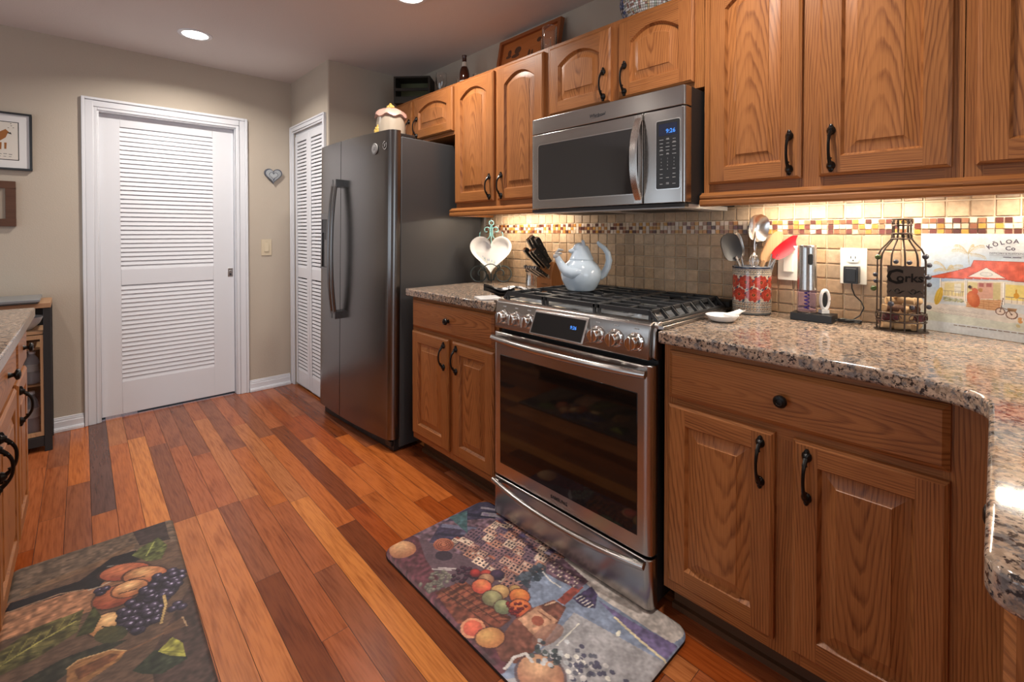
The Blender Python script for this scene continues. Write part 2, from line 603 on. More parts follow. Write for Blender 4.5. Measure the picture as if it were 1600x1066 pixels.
class Art:
    def __init__(s, x0, x1, y0, y1, step, base, seed=1):
        s.nx = int(round((x1 - x0) / step))
        s.ny = int(round((y1 - y0) / step))
        s.x = np.linspace(x0, x1, s.nx + 1)
        s.y = np.linspace(y0, y1, s.ny + 1)
        s.X, s.Y = np.meshgrid(s.x, s.y)
        s.C = np.ones(s.X.shape + (3,)) * np.array(base, float)
        s.rs = np.random.RandomState(seed)

    def noise(s, cell, stretch=1.0):
        nx = max(2, int((s.x[-1] - s.x[0]) / cell) + 2)
        ny = max(2, int((s.y[-1] - s.y[0]) / (cell * stretch)) + 2)
        g = s.rs.rand(ny + 1, nx + 1)
        fx = (s.X - s.x[0]) / cell
        fy = (s.Y - s.y[0]) / (cell * stretch)
        ix, iy = np.clip(fx.astype(int), 0, nx - 1), np.clip(fy.astype(int), 0, ny - 1)
        u, w = fx - ix, fy - iy
        u, w = u * u * (3 - 2 * u), w * w * (3 - 2 * w)
        return (g[iy, ix] * (1 - u) + g[iy, ix + 1] * u) * (1 - w) + (g[iy + 1, ix] * (1 - u) + g[iy + 1, ix + 1] * u) * w

    def put(s, mask, col, a=1.0):
        k = (mask * a)[..., None]
        s.C = s.C * (1 - k) + np.asarray(col, float) * k

    def poly(s, pts, col, a=1.0, tex=0.0):
        ins = np.zeros(s.X.shape, bool)
        n = len(pts)
        for i in range(n):
            (x1, y1), (x2, y2) = pts[i], pts[(i + 1) % n]
            if y1 == y2:
                continue
            c = ((y1 > s.Y) != (y2 > s.Y)) & (s.X < (x2 - x1) * (s.Y - y1) / (y2 - y1) + x1)
            ins ^= c
        m = ins.astype(float)
        if tex:
            k = (1 + (s.noise(0.012) - 0.5) * 2 * tex)[..., None]
            s.C = s.C * (1 - m[..., None] * a) + np.clip(np.asarray(col, float) * k, 0, 255) * m[..., None] * a
        else:
            s.put(m, col, a)

    def ell(s, cx, cy, a, b, rot, col, col2=None, al=1.0, edge=None):
        c, n = math.cos(rot), math.sin(rot)
        u = ((s.X - cx) * c + (s.Y - cy) * n) / a
        v = (-(s.X - cx) * n + (s.Y - cy) * c) / b
        d = np.sqrt(u * u + v * v)
        m = (d < 1).astype(float)
        if edge is not None:
            s.put((d < 1.12).astype(float), edge, 0.7)
        if col2 is None:
            s.put(m, col, al)
        else:
            k = np.clip(np.sqrt((u + 0.3) ** 2 + (v - 0.3) ** 2) / 1.2, 0, 1)[..., None]
            cc = np.asarray(col, float) * (1 - k) + np.asarray(col2, float) * k
            s.C = s.C * (1 - m[..., None] * al) + cc * m[..., None] * al

    def line(s, pts, w, col, a=1.0):
        best = np.full(s.X.shape, 9.0)
        for (x1, y1), (x2, y2) in zip(pts[:-1], pts[1:]):
            dx, dy = x2 - x1, y2 - y1
            L = dx * dx + dy * dy + 1e-12
            t = np.clip(((s.X - x1) * dx + (s.Y - y1) * dy) / L, 0, 1)
            best = np.minimum(best, np.hypot(s.X - x1 - t * dx, s.Y - y1 - t * dy))
        s.put((best < w / 2).astype(float), col, a)

    def grain(s, cell, amt, stretch=1.0):
        s.C = np.clip(s.C * (1 + (s.noise(cell, stretch) - 0.5)[..., None] * 2 * amt), 0, 255)

    def sheet(s, name, fn, mats, parent=None, thick=None):
        """mesh of the printed face: fn(x, y) -> point; skirt closes the sides"""
        ny, nx = s.X.shape
        vs = [fn(a, b) for a, b in zip(s.X.ravel(), s.Y.ravel())]
        fs = []
        for j in range(ny - 1):
            r = j * nx
            fs += [(r + i, r + i + 1, r + nx + i + 1, r + nx + i) for i in range(nx - 1)]
        cols = lin(s.C.reshape(-1, 3))
        mi = [0] * len(fs)
        if thick is not None:
            ring = [i for i in range(nx)] + [j * nx + nx - 1 for j in range(1, ny)] + [(ny - 1) * nx + i for i in range(nx - 2, -1, -1)] + [j * nx for j in range(ny - 2, 0, -1)]
            base = len(vs)
            low = [thick(s.X.ravel()[i], s.Y.ravel()[i]) for i in ring]
            vs += low
            n = len(ring)
            fs += [(ring[i], base + i, base + (i + 1) % n, ring[(i + 1) % n]) for i in range(n)]
            fs.append(tuple(range(base, base + n))[::-1])
            mi += [1] * (n + 1)
            cols = np.vstack([cols, np.repeat(lin(s.C.reshape(-1, 3))[ring] * 0.6, 1, 0)])
        me = bpy.data.meshes.new(name)
        me.from_pydata(vs, [], fs)
        for m in (mats if isinstance(mats, (list, tuple)) else [mats]):
            me.materials.append(M[m])
        me.polygons.foreach_set('material_index', [min(k, len(me.materials) - 1) for k in mi])
        ca = me.color_attributes.new('Col', 'FLOAT_COLOR', 'POINT')
        ca.data.foreach_set('color', np.hstack([cols, np.ones((len(cols), 1))]).ravel().astype(np.float32))
        me.polygons.foreach_set('use_smooth', [True] * len(me.polygons))
        me.set_sharp_from_angle(angle=R(40))
        o = bpy.data.objects.new(name, me)
        COL.objects.link(o)
        if parent is not None:
            o.parent = parent
            ORG[o] = ORG[parent]
        else:
            ORG[o] = (0, 0, 0)
        return o

# ================================================================== the room
XF, CZ = -2.845, 2.41

# floor: one mesh of wood planks
b = B()
planks = {(-9): [(-2.9, -1.55, 'g')], (-3): [(-2.9, -2.47, 'm'), (-2.47, -1.245, 't'), (-1.245, -0.25, 'm')],
          (-2): [(-2.9, -1.84, 'b'), (-1.84, -1.10, 'o'), (-1.10, -0.55, 'm'), (-0.55, 0.4, 'b')], (-1): [(-2.9, -2.2, 'm'), (-2.2, -1.08, 't'), (-1.08, 0.9, 'l')],
          0: [(-2.9, -1.9, 'b'), (-1.9, -0.755, 'o'), (-0.755, 0.2, 'd')], (-4): [(-2.9, -1.9, 'b'), (-1.9, -1.25, 'm'), (-1.25, -0.647, 'b'), (-0.647, 0.15, 'd')],
          (-5): [(-2.9, -2.1, 'b'), (-2.1, -1.25, 'm'), (-1.25, 0.1, 't')], (-6): [(-2.9, -2.2, 'm'), (-2.2, -1.25, 'b'), (-1.25, 0.0, 't')],
          1: [(-2.9, -2.0, 'm'), (-2.0, -0.85, 'd'), (-0.85, 0.3, 'r')], 2: [(-2.9, -1.7, 'r'), (-1.7, -0.9, 'o'), (-0.9, 0.3, 'o')],
          3: [(-2.9, -2.1, 'm'), (-2.1, -1.2, 'r'), (-1.2, -0.2, 'o')], 4: [(-2.9, -1.6, 'd'), (-1.6, -0.7, 'o'), (-0.7, 0.5, 'r')]}
tone = {'l': (0.56, 0.195, 0.046), 't': (0.50, 0.170, 0.052), 'o': (0.47, 0.130, 0.028), 'm': (0.38, 0.108, 0.034), 'r': (0.33, 0.070, 0.013), 'b': (0.28, 0.088, 0.036), 'd': (0.18, 0.045, 0.013), 'g': (0.14, 0.060, 0.042)}
rs = random.Random(11)
for k in range(-47, 15):
    segs_ = planks.get(k)
    lst = list(segs_) if segs_ else []
    x = lst[-1][1] if lst else -2.9 - rs.uniform(0, 0.8)
    while x < 4.5:
        L = rs.uniform(0.5, 1.25)
        lst.append((x, min(x + L, 4.5), rs.choice('ttoommmrrbbdl')))
        x += L
    for (xa, xb, t) in lst:
        xa = max(xa, -2.95)
        if xb <= xa:
            continue
        c0 = tone[t]
        j = rs.uniform(0.88, 1.10)
        ye = lambda x, kk: min(0.0, -1.188 + 0.083 * kk - 0.015 * (x + 0.75))
        g = 0.0007
        pts = [(xa + g, ye(xa, k) + g, 0), (xb - g, ye(xb, k) + g, 0), (xb - g, ye(xb, k + 1) - g, 0), (xa + g, ye(xa, k + 1) - g, 0)]
        if pts[2][1] <= pts[1][1] + 0.002:
            continue
        b.wpoly(pts, 'x', ((xa + xb) / 2, ye(xa, k) + 0.04, 0), (rs.uniform(-0.05, 0.05), rs.uniform(-4, 4)), 0, tuple(c * j for c in c0))
b.box(-3.0, 4.55, -5.05, 0.1, -0.06, -0.0012, 1)
struct('floor', b, ['floor_boards', 'dark_gap'], 'reddish hardwood plank floor', smooth=None, loc=(0, 0, 0))

b = B()
b.box(-3.0, 4.55, -5.05, 0.1, CZ, CZ + 0.08)
struct('ceiling', b, 'ceiling_paint', 'plain taupe textured ceiling')

b = B()
b.box(-3.0, 4.55, 0.0, 0.1, 0, CZ)
struct('wall_back', b, 'wall_paint', 'taupe wall behind the cabinets and backsplash')

DY0, DY1, DZ = -1.852, -1.060, 1.998
b = B()
b.box(XF - 0.12, XF, -5.0, DY0, 0, CZ)
b.box(XF - 0.12, XF, DY1, 0.0, 0, CZ)
b.box(XF - 0.12, XF, DY0, DY1, DZ, CZ)
struct('wall_left', b, 'wall_paint', 'taupe far wall around the white louvered door')

# closet bump-out: front wall with the bifold opening, and its return beside the refrigerator
CX0, CX1, CZD = -2.792, -2.190, 2.004
b = B()
b.box(XF, CX0, -0.668, -0.575, 0, CZ)
b.prism([(CX1, -0.668)] + [(-2.131 + 0.014 * math.sin(k / 5 * PI / 2), -0.654 - 0.014 * math.cos(k / 5 * PI / 2)) for k in range(6)] + [(-2.117, 0.0), (-2.21, 0.0), (-2.21, -0.575), (CX1, -0.575)], 0, CZ)
b.box(CX0, CX1, -0.668, -0.575, CZD, CZ)
struct('wall_closet', b, 'wall_paint', 'taupe corner wall of the closet beside the refrigerator')

# walls outside the photograph, with windows for the daylight
b = B()
W = [(-2.45, -1.35), (-0.75, 0.95)]
xs = [XF] + [v for w in W for v in w] + [4.5]
for i in range(0, len(xs), 2):
    b.box(xs[i], xs[i + 1], -5.1, -5.0, 0, CZ)
for (xa, xb) in W:
    b.box(xa, xb, -5.1, -5.0, 0, 0.22)
    b.box(xa, xb, -5.1, -5.0, 1.98, CZ)
struct('wall_rear', b, 'wall_paint')
b = B()
b.box(4.5, 4.6, -5.1, -3.5, 0, CZ)
b.box(4.5, 4.6, -1.5, 0.1, 0, CZ)
b.box(4.5, 4.6, -3.5, -1.5, 2.2, CZ)
b.box(4.5, 4.6, -3.5, -1.5, 0, 0.3)
struct('wall_right', b, 'wall_paint')
for i, (xa, xb) in enumerate(W):
    b = B()
    for (p, q, r_, s_) in ((xa, xb, 0.22, 0.27), (xa, xb, 1.93, 1.98), (xa, xa + 0.05, 0.27, 1.93), (xb - 0.05, xb, 0.27, 1.93), ((xa + xb) / 2 - 0.02, (xa + xb) / 2 + 0.02, 0.27, 1.93)):
        b.box(p, q, -5.06, -4.98, r_, s_)
    struct('window_%d' % (i + 1), b, 'white_paint')
b = B()
for (p, q, r_, s_) in ((-3.5, -1.5, 0.30, 0.35), (-3.5, -1.5, 2.15, 2.2), (-3.5, -3.45, 0.35, 2.15), (-1.55, -1.5, 0.35, 2.15), (-2.53, -2.47, 0.35, 2.15)):
    b.box(4.46, 4.54, p, q, r_, s_)
struct('window_3', b, 'white_paint')


def casing(b, pr, a0, a1, top, out, w=0.068, axis='y', sign=1, base=0.0):
    """door casing with a stepped profile: two legs and a head.  pr = wall plane, protruding towards sign"""
    st = [(0.0, w * 0.22, 0.020), (w * 0.22, w * 0.75, 0.014), (w * 0.75, w, 0.009)]   # outer edge thickest
    for (s0, s1, t) in st:
        def bx(p0, p1, z0, z1):
            q0, q1 = (pr, pr + sign * t) if sign > 0 else (pr - t, pr)
            if axis == 'y':
                b.box(q0, q1, p0, p1, z0, z1)
            else:
                b.box(p0, p1, q0, q1, z0, z1)
        bx(a0 - w + s0, a0 - w + s1, base, top + w - s0)
        bx(a1 + w - s1, a1 + w - s0, base, top + w - s0)
        bx(a0 - w + s1, a1 + w - s1, top + w - s1, top + w - s0)


b = B()
casing(b, XF, DY0 + 0.006, DY1 - 0.006, DZ - 0.004, 0.02, 0.075)
# jambs of the opening
b.box(XF - 0.12, XF + 0.001, DY0, DY0 + 0.012, 0, DZ)
b.box(XF - 0.12, XF + 0.001, DY1 - 0.012, DY1, 0, DZ)
b.box(XF - 0.12, XF + 0.001, DY0 + 0.012, DY1 - 0.012, DZ - 0.012, DZ)
struct('trim_1', b, 'white_paint', 'white casing round the louvered door', bevel=0.003)


def louver(b, x0, x1, z0, z1, pitch, y, axis='x', th=0.006, dep=0.022, flat=False, cover=0.80):
    n = int(round((z1 - z0) / pitch))
    p = (z1 - z0) / n
    for i in range(n):
        za = z0 + i * p
        # slat leaning: bottom edge forward
        A = [(y - 0.002, za), (y + 0.001, za - 0.003), (y + dep, za + p * cover), (y + dep - 0.004, za + p * (cover + 0.04))] if flat else [(y - 0.004, za - 0.002), (y + 0.002, za - 0.004), (y + dep, za + p * 0.9), (y + dep - 0.006, za + p * 0.9 + 0.002)]
        lo = [(x0,) + q for q in A]
        hi = [(x1,) + q for q in A]
        b.mesh(lo + hi, [(0, 1, 2, 3), (7, 6, 5, 4), (0, 4, 5, 1), (1, 5, 6, 2), (2, 6, 7, 3), (3, 7, 4, 0)])
    if not flat:
        b.box(x0, x1, y + dep + 0.002, y + dep + 0.004, z0, z1)


# louvered door (frame: local x = -world y, local -y = out into the room)
FD = ((XF - 0.040, 0, 0), (0, 1, 0), (-1, 0, 0))
d1 = thing('door_1', 'tall white louvered door in the far wall', 'door', (XF - 0.03, (DY0 + DY1) / 2, 0.012))
d1['kind'] = 'structure'
b = B(FD)
a0, a1 = DY0 + 0.014, DY1 - 0.014
lx0, lx1 = -1.733, -1.209
zs = [(0.016, 0.228), (0.868, 0.972), (1.910, 1.984)]
b.box(a0, lx0, 0, 0.035, 0.016, 1.984)
b.box(lx1, a1, 0, 0.035, 0.016, 1.984)
for z0, z1 in zs:
    b.box(lx0, lx1, 0, 0.035, z0, z1)
obj('door_frame', b, 'white_paint', d1, bevel=0.002)
for (z0, z1) in ((0.228, 0.868), (0.972, 1.910)):
    b = B(FD)
    louver(b, lx0, lx1, z0, z1, 0.0292, 0.002, dep=0.0085, flat=True)
    b.box(lx0, lx1, 0.022, 0.026, z0, z1)
    obj('louver_panel', b, 'white_paint', d1, smooth=None)
b = B(FD)
b.box(-1.117, -1.083, -0.002, 0.003, 0.885, 0.950)
b.box(-1.108, -1.092, -0.006, 0.0, 0.922, 0.934)
b.box(-1.106, -1.094, -0.0035, 0.0, 0.895, 0.912, 1)
obj('latch', b, ['silver_trim', 'slot_dark'], d1, bevel=0.002)

# bifold closet door
b = B()
casing(b, -0.668, CX0 + 0.004, CX1 - 0.004, CZD - 0.004, 0.02, 0.052, axis='x', sign=-1)
b.box(CX0, CX1, -0.655, -0.60, CZD - 0.03, CZD)
struct('trim_2', b, 'white_paint', 'white casing round the folding closet door', bevel=0.003)
d2 = thing('door_2', 'narrow white folding louvered closet door', 'door', ((CX0 + CX1) / 2, -0.65, 0.02))
d2['kind'] = 'structure'
for i, (xa, xb) in enumerate(((CX0 + 0.006, -2.497), (-2.493, CX1 - 0.008))):
    b = B()
    y0 = -0.662
    s0, s1 = xa + 0.045, xb - 0.045
    b.box(xa, s0, y0, y0 + 0.028, 0.02, 1.972)
    b.box(s1, xb, y0, y0 + 0.028, 0.02, 1.972)
    for z0, z1 in ((0.02, 0.135), (0.865, 0.945), (1.925, 1.972)):
        b.box(s0, s1, y0, y0 + 0.028, z0, z1)
    lf = obj('leaf', b, 'white_paint', d2, bevel=0.002)
    for z0, z1 in ((0.135, 0.865), (0.945, 1.925)):
        b = B()
        louver(b, s0, s1, z0, z1, 0.0275, y0 + 0.003, dep=0.006, flat=True, cover=0.62)
        obj('louver_panel', b, 'white_paint', lf, smooth=None)
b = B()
b.box(CX0, CX1, -0.60, -0.59, 0, CZD)  # added dark board; its colour stands in for the shade inside the closet
struct('closet_shade_board', b, 'dark_gap')


def baseboard(name, x0, x1, y0, y1, sx, sy, label):
    b = B()
    for (t, z0, z1) in ((0.014, 0, 0.062), (0.010, 0.062, 0.076), (0.006, 0.076, 0.086), (0.026, 0, 0.018), (0.020, 0.018, 0.024)):
        if sx:
            b.box(x0, x0 + t * sx, y0, y1, z0, z1)
        else:
            b.box(x0, x1, y0 - t, y0, z0, z1)
    struct(name, b, 'white_paint', label, bevel=0.002)


baseboard('baseboard_left', XF, 0, DY1 + 0.072, -0.692, 1, 0, 'white baseboard between the louvered door and the closet')
baseboard('baseboard_far', XF, 0, -4.98, DY0 - 0.072, 1, 0, 'white baseboard beside the dark bar cabinet')

# ------------------------------------------------------------------ backsplash
b = B()
b.box(-1.207, 2.4, -0.003, 0.0, 0.914, 1.372, 1)
rt = random.Random(3)
TP = 0.0525
x_ = 0.528 - TP * 33
while x_ < 2.3:
    for (z0, z1) in [(1.2125 - TP * (i + 1), 1.2125 - TP * i) for i in range(6)] + [(1.265 + TP * i, 1.265 + TP * (i + 1)) for i in range(2)]:
        z0 = max(z0, 0.914)
        z1 = min(z1, 1.370)
        if z1 - z0 < 0.01:
            continue
        v = rt.uniform(0.82, 1.12)
        w = rt.random()
        v = v if rt.random() < 0.8 else v * 0.8
        c = (0.46 * v, (0.305 + 0.025 * w) * v, (0.178 + 0.04 * w) * v)
        g, e = 0.0016, 0.0025
        x0, x1, q0, q1 = max(x_ + g, -1.205), x_ + TP - g, z0 + g, z1 - g
        if x1 - x0 < 0.008:
            continue
        yb, yf = -0.003, -0.0075
        V = [(x0, yb, q0), (x1, yb, q0), (x1, yb, q1), (x0, yb, q1), (x0 + e, yf, q0 + e), (x1 - e, yf, q0 + e), (x1 - e, yf, q1 - e), (x0 + e, yf, q1 - e)]
        b.mesh(V, [(4, 5, 6, 7), (0, 1, 5, 4), (1, 2, 6, 5), (2, 3, 7, 6), (3, 0, 4, 7)], 0, c)
    x_ += TP
pal = [(0.085, 0.028, 0.018), (0.12, 0.034, 0.024), (0.22, 0.085, 0.040), (0.30, 0.14, 0.07), (0.48, 0.235, 0.045), (0.40, 0.17, 0.035), (0.56, 0.42, 0.32), (0.62, 0.50, 0.42), (0.52, 0.38, 0.25), (0.60, 0.49, 0.38)]
mp = 0.0525 / 3
last = {}
x_ = -1.205
while x_ < 2.2:
    for i in range(3):
        z0 = 1.2125 + mp * i
        c = rt.choice([q for q in pal if q is not last.get(i) and q is not last.get(i - 1)])
        last[i] = c
        g = 0.0015
        b.box(x_ + g, x_ + mp * 1.04 - g, -0.0075, -0.003, z0 + g, z0 + mp - g, 2, None, c)
    x_ += mp * 1.04
o = obj('tile_backsplash', b, ['stone_tile', 'grout', 'mosaic_tile'], smooth=None, loc=(0, 0, 0.914))
o['kind'] = 'structure'
o['label'] = 'beige stone tile backsplash with a brown and amber mosaic band'


# ================================================================== cabinet parts
def panel_door(fr, x0, x1, z0, z1, y, arch=0.0, sw=0.056, t=0.019, parent=None):
    b = B(fr)
    yf, bv = y - t, 0.008
    ye = yf + 0.006
    xc, zc = (x0 + x1) / 2, (z0 + z1) / 2
    sw = min(sw, (x1 - x0) * 0.24)
    ox0, ox1, oz0, oz1 = x0 + sw, x1 - sw, z0 + sw, z1 - sw * (0.85 if arch else 1.0)
    zs, hw = oz1 - arch, (ox1 - ox0) / 2
    zt = lambda x: zs + arch * (1 - ((x - xc) / hw) ** 2)
    N = 18 if arch else 1

    def loop(d, yy):
        xs = [ox1 - d + (ox0 - ox1 + 2 * d) * i / N for i in range(N + 1)]
        return [(ox0 + d, yy, oz0 + d), (ox1 - d, yy, oz0 + d)] + [(x, yy, zt(x) - d) for x in xs]

    def W(pts, g, off, col):
        b.wpoly(pts, g, (xc, yf, zc), off, 0, col)
    # frame: stiles, rails
    for (a, c) in ((x0 + bv, ox0), (ox1, x1 - bv)):
        off, col = straight(), tint()
        W([(a, yf, z0 + bv), (c, yf, z0 + bv), (c, yf, z1 - bv), (a, yf, z1 - bv)], 'z', off, col)
        xo = x0 if a < xc else x1
        xi = x0 + bv if a < xc else x1 - bv
        W([(xo, ye, z0), (xi, yf, z0 + bv), (xi, yf, z1 - bv), (xo, ye, z1)], 'z', off, col)
        W([(xo, y, z0), (xo, ye, z0), (xo, ye, z1), (xo, y, z1)], 'z', off, col)
    off, col = straight(), tint()
    W([(ox0, yf, z0 + bv), (ox1, yf, z0 + bv), (ox1, yf, oz0), (ox0, yf, oz0)], 'x', off, col)
    W([(x0, ye, z0), (x1, ye, z0), (x1 - bv, yf, z0 + bv), (x0 + bv, yf, z0 + bv)], 'x', off, col)
    W([(x0, y, z0), (x1, y, z0), (x1, ye, z0), (x0, ye, z0)], 'x', off, col)
    off, col = straight(), tint()
    top = loop(0, yf)[2:]
    for p, q in zip(top[:-1], top[1:]):
        W([p, q, (q[0], yf, z1 - bv), (p[0], yf, z1 - bv)], 'x', off, col)
    W([(x0, ye, z1), (x1, ye, z1), (x1 - bv, yf, z1 - bv), (x0 + bv, yf, z1 - bv)], 'x', off, col)
    W([(x0, y, z1), (x1, y, z1), (x1, ye, z1), (x0, ye, z1)], 'x', off, col)
    # panel
    L = [loop(0, yf), loop(0.003, yf + 0.006), loop(0.007, yf + 0.0125), loop(0.010, yf + 0.0125), loop(0.038, yf + 0.0025), loop(0.0395, yf + 0.0005)]
    off, col = cathedral(), tint()
    for A, C in zip(L[:-1], L[1:]):
        n = len(A)
        for i in range(n):
            j = (i + 1) % n
            W([A[i], A[j], C[j], C[i]], 'z', off, col)
    W(L[-1], 'z', off, col)
    o = obj('door', b, 'oak', parent, smooth=25)
    return o


def drawer_front(fr, x0, x1, z0, z1, y, parent):
    b = B(fr)
    t, bv = 0.019, 0.013
    yf = y - t
    ye = yf + 0.009
    off, col = (random.uniform(-0.02, 0.02), random.uniform(0.2, 0.8)), tint()
    c = ((x0 + x1) / 2, yf, (z0 + z1) / 2)
    I = [(x0 + bv, yf, z0 + bv), (x1 - bv, yf, z0 + bv), (x1 - bv, yf, z1 - bv), (x0 + bv, yf, z1 - bv)]
    E = [(x0, ye, z0), (x1, ye, z0), (x1, ye, z1), (x0, ye, z1)]
    K = [(x0, y, z0), (x1, y, z0), (x1, y, z1), (x0, y, z1)]
    b.wpoly(I, 'x', c, off, 0, col)
    for P, Q in ((K, E), (E, I)):
        for i in range(4):
            j = (i + 1) % 4
            b.wpoly([P[i], P[j], Q[j], Q[i]], 'x', c, off, 0, col)
    return obj('drawer', b, 'oak', parent, smooth=20)


def pull(fr, x, z, y, parent, half=0.052):
    """black iron bow pull with acorn ends, vertical; y = front face of the door"""
    b = B(fr)
    pts, rad = [], []
    for i in range(13):
        t = -1 + 2 * i / 12
        pts.append((x, y - 0.010 - 0.022 * (1 - abs(t) ** 2.6), z + half * 0.94 * t))
        rad.append(0.0040 + 0.0022 * abs(t) ** 3)
    b.tube(pts, rad, 8)
    for s in (-1, 1):
        zc = z + s * half
        b.lathe([(0.0115, 0.0), (0.012, -0.003), (0.009, -0.009), (0.005, -0.014), (1e-7, -0.015)], (x, y, zc), 12, axis='y', sy=1.15)
        b.lathe([(0.0078, 0), (0.0075, -0.006), (0.003, -0.009), (1e-7, -0.0095)], (x, y, zc + s * 0.010), 10, axis='y', sx=0.8, sy=1.25)
        b.lathe([(0.0066, 0.0), (0.0066, 0.003), (0.0045, 0.004)], (x, y - 0.0205, zc - s * 0.018), 8, axis='z')
    return obj('handle', b, 'bronze_iron', parent)


def knob(fr, x, z, y, parent, r=0.0165):
    b = B(fr)
    b.lathe([(0.0095, 0), (0.0085, -0.003), (0.006, -0.008), (0.0065, -0.012), (r, -0.017), (r * 1.02, -0.021), (r * 0.86, -0.0255), (r * 0.5, -0.0275), (r * 0.42, -0.0262), (1e-7, -0.027)], (x, y, z), 20, axis='y')
    return obj('knob', b, 'bronze_iron', parent)


def face_frame(b, x0, x1, z0, z1, y0, y1, vert, horiz):
    """stiles (x ranges) and rails (z ranges) of a face frame between y0 (front) and y1"""
    for (a, c) in vert:
        b.box(a, c, y0, y1, z0, z1, 0, 'z')
    for (za, zb, xa, xb) in horiz:
        b.box(xa, xb, y0 + 0.0004, y1, za, zb, 0, 'x')


def base_cabinet(name, label, fr, x0, x1, doors, drawers, cen=(), depth=0.60, org=None, rw=0.04, bottom=0.10):
    """doors: (xa, xb, handle_x); drawers: (xa, xb, knob_x).  face frame front at local y=-0.613"""
    fx = lambda p: B(fr).T(p)
    r = thing(name, label, 'cabinet', org or fx(((x0 + x1) / 2, -0.30, 0)))
    b = B(fr)
    yF = -0.613
    b.box(x0, x0 + 0.016, yF + 0.019, -0.008, bottom, 0.875, 0, 'z')
    b.box(x1 - 0.016, x1, yF + 0.019, -0.008, bottom, 0.875, 0, 'z')
    b.box(x0 + 0.016, x1 - 0.016, yF + 0.019, -0.008, bottom, bottom + 0.016, 0, 'x')
    b.box(x0 + 0.016, x1 - 0.016, -0.02, -0.010, bottom, 0.875, 0, 'x')
    obj('body', b, 'oak', r)
    b = B(fr)
    for (a, c) in [(x0, x0 + 0.04), (x1 - rw, x1)]:
        b.box(a, c, yF, yF + 0.019, bottom, 0.875, 0, 'z')
    for (a, c) in cen:
        b.box(a, c, yF, yF + 0.019, bottom, 0.675, 0, 'z')
    for (za, zb, xa, xb) in [(0.835, 0.875, x0 + 0.04, x1 - rw), (bottom, 0.155, x0 + 0.04, x1 - rw), (0.675, 0.725, x0 + 0.04, x1 - rw)]:
        b.box(xa, xb, yF + 0.0004, yF + 0.0186, za, zb, 0, 'x')
    obj('face_frame', b, 'oak', r)
    b = B(fr)
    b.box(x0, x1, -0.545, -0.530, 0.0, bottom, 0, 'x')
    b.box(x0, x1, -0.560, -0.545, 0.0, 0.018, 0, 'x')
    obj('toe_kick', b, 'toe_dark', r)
    for (xa, xb, hx) in doors:
        d = panel_door(fr, xa, xb, 0.137, 0.690, yF, parent=r)
        if hx is not None:
            pull(fr, hx, 0.604, yF - 0.019, d)
    for (xa, xb, kx) in drawers:
        d = drawer_front(fr, xa, xb, 0.710, 0.855, yF, r)
        for k in (kx if isinstance(kx, (list, tuple)) else [kx]):
            knob(fr, k, 0.784, yF - 0.019, d)
    return r


def upper_cabinet(name, label, x0, x1, z0, z1, doors, cen=(), hz=None, arch=0.05, rail=None, rail_x=None, lamp=None):
    yF = -0.3044
    r = thing(name, label, 'cabinet', ((x0 + x1) / 2, -0.15, z0))
    b = B()
    b.box(x0, x0 + 0.016, yF + 0.019, -0.009, z0, z1, 0, 'z')
    b.box(x1 - 0.016, x1, yF + 0.019, -0.009, z0, z1, 0, 'z')
    b.box(x0 + 0.016, x1 - 0.016, yF + 0.019, -0.009, z0, z0 + 0.014, 0, 'x')
    b.box(x0 + 0.016, x1 - 0.016, yF + 0.019, -0.009, z1 - 0.014, z1, 0, 'x')
    b.box(x0 + 0.016, x1 - 0.016, -0.016, -0.009, z0 + 0.014, z1 - 0.014, 0, 'x')
    obj('body', b, 'oak', r)
    b = B()
    for (a, c) in [(x0, x0 + 0.035), (x1 - 0.035, x1)] + list(cen):
        b.box(a, c, yF, yF + 0.019, z0, z1, 0, 'z')
    for (za, zb) in ((z0, z0 + 0.04), (z1 - 0.03, z1)):
        b.box(x0 + 0.035, x1 - 0.035, yF + 0.0004, yF + 0.0186, za, zb, 0, 'x')
    obj('face_frame', b, 'oak', r)
    for (xa, xb, za, zb, hx) in doors:
        d = panel_door(None, xa, xb, za, zb, yF, arch=arch, parent=r)
        if hx is not None:
            pull(None, hx, hz, yF - 0.019, d)
    if rail:
        b = B()
        xa, xb = rail
        pr = [(-0.300, 1.312), (-0.332, 1.312), (-0.337, 1.318), (-0.337, 1.330), (-0.332, 1.336), (-0.336, 1.341), (-0.336, 1.348), (-0.325, 1.354), (-0.318, 1.360), (-0.300, 1.360)]
        b.prism(pr, xa, xb, 'x', 0, g='x')
        if rail_x:
            for xr in rail_x:
                b.box(xr - 0.012, xr + 0.012, -0.300, -0.012, 1.312, 1.360, 0, 'y')
        obj('light_rail', b, 'oak', r, smooth=25)
    if lamp:
        xa, xb, e = lamp
        b = B()
        b.box(xa, xb, -0.125, -0.075, 1.342, 1.360)
        o = obj('light_bar', b, 'white_paint', r, bevel=0.003)
        b = B()
        b.box(xa + 0.01, xb - 0.01, -0.120, -0.080, 1.339, 1.342)
        obj('lens', b, 'plate_plastic', o)
        area('light_bar_lamp', ((xa + xb) / 2, -0.10, 1.3375), (0, 0, 0), xb - xa, 0.014, e, UC)
    return r


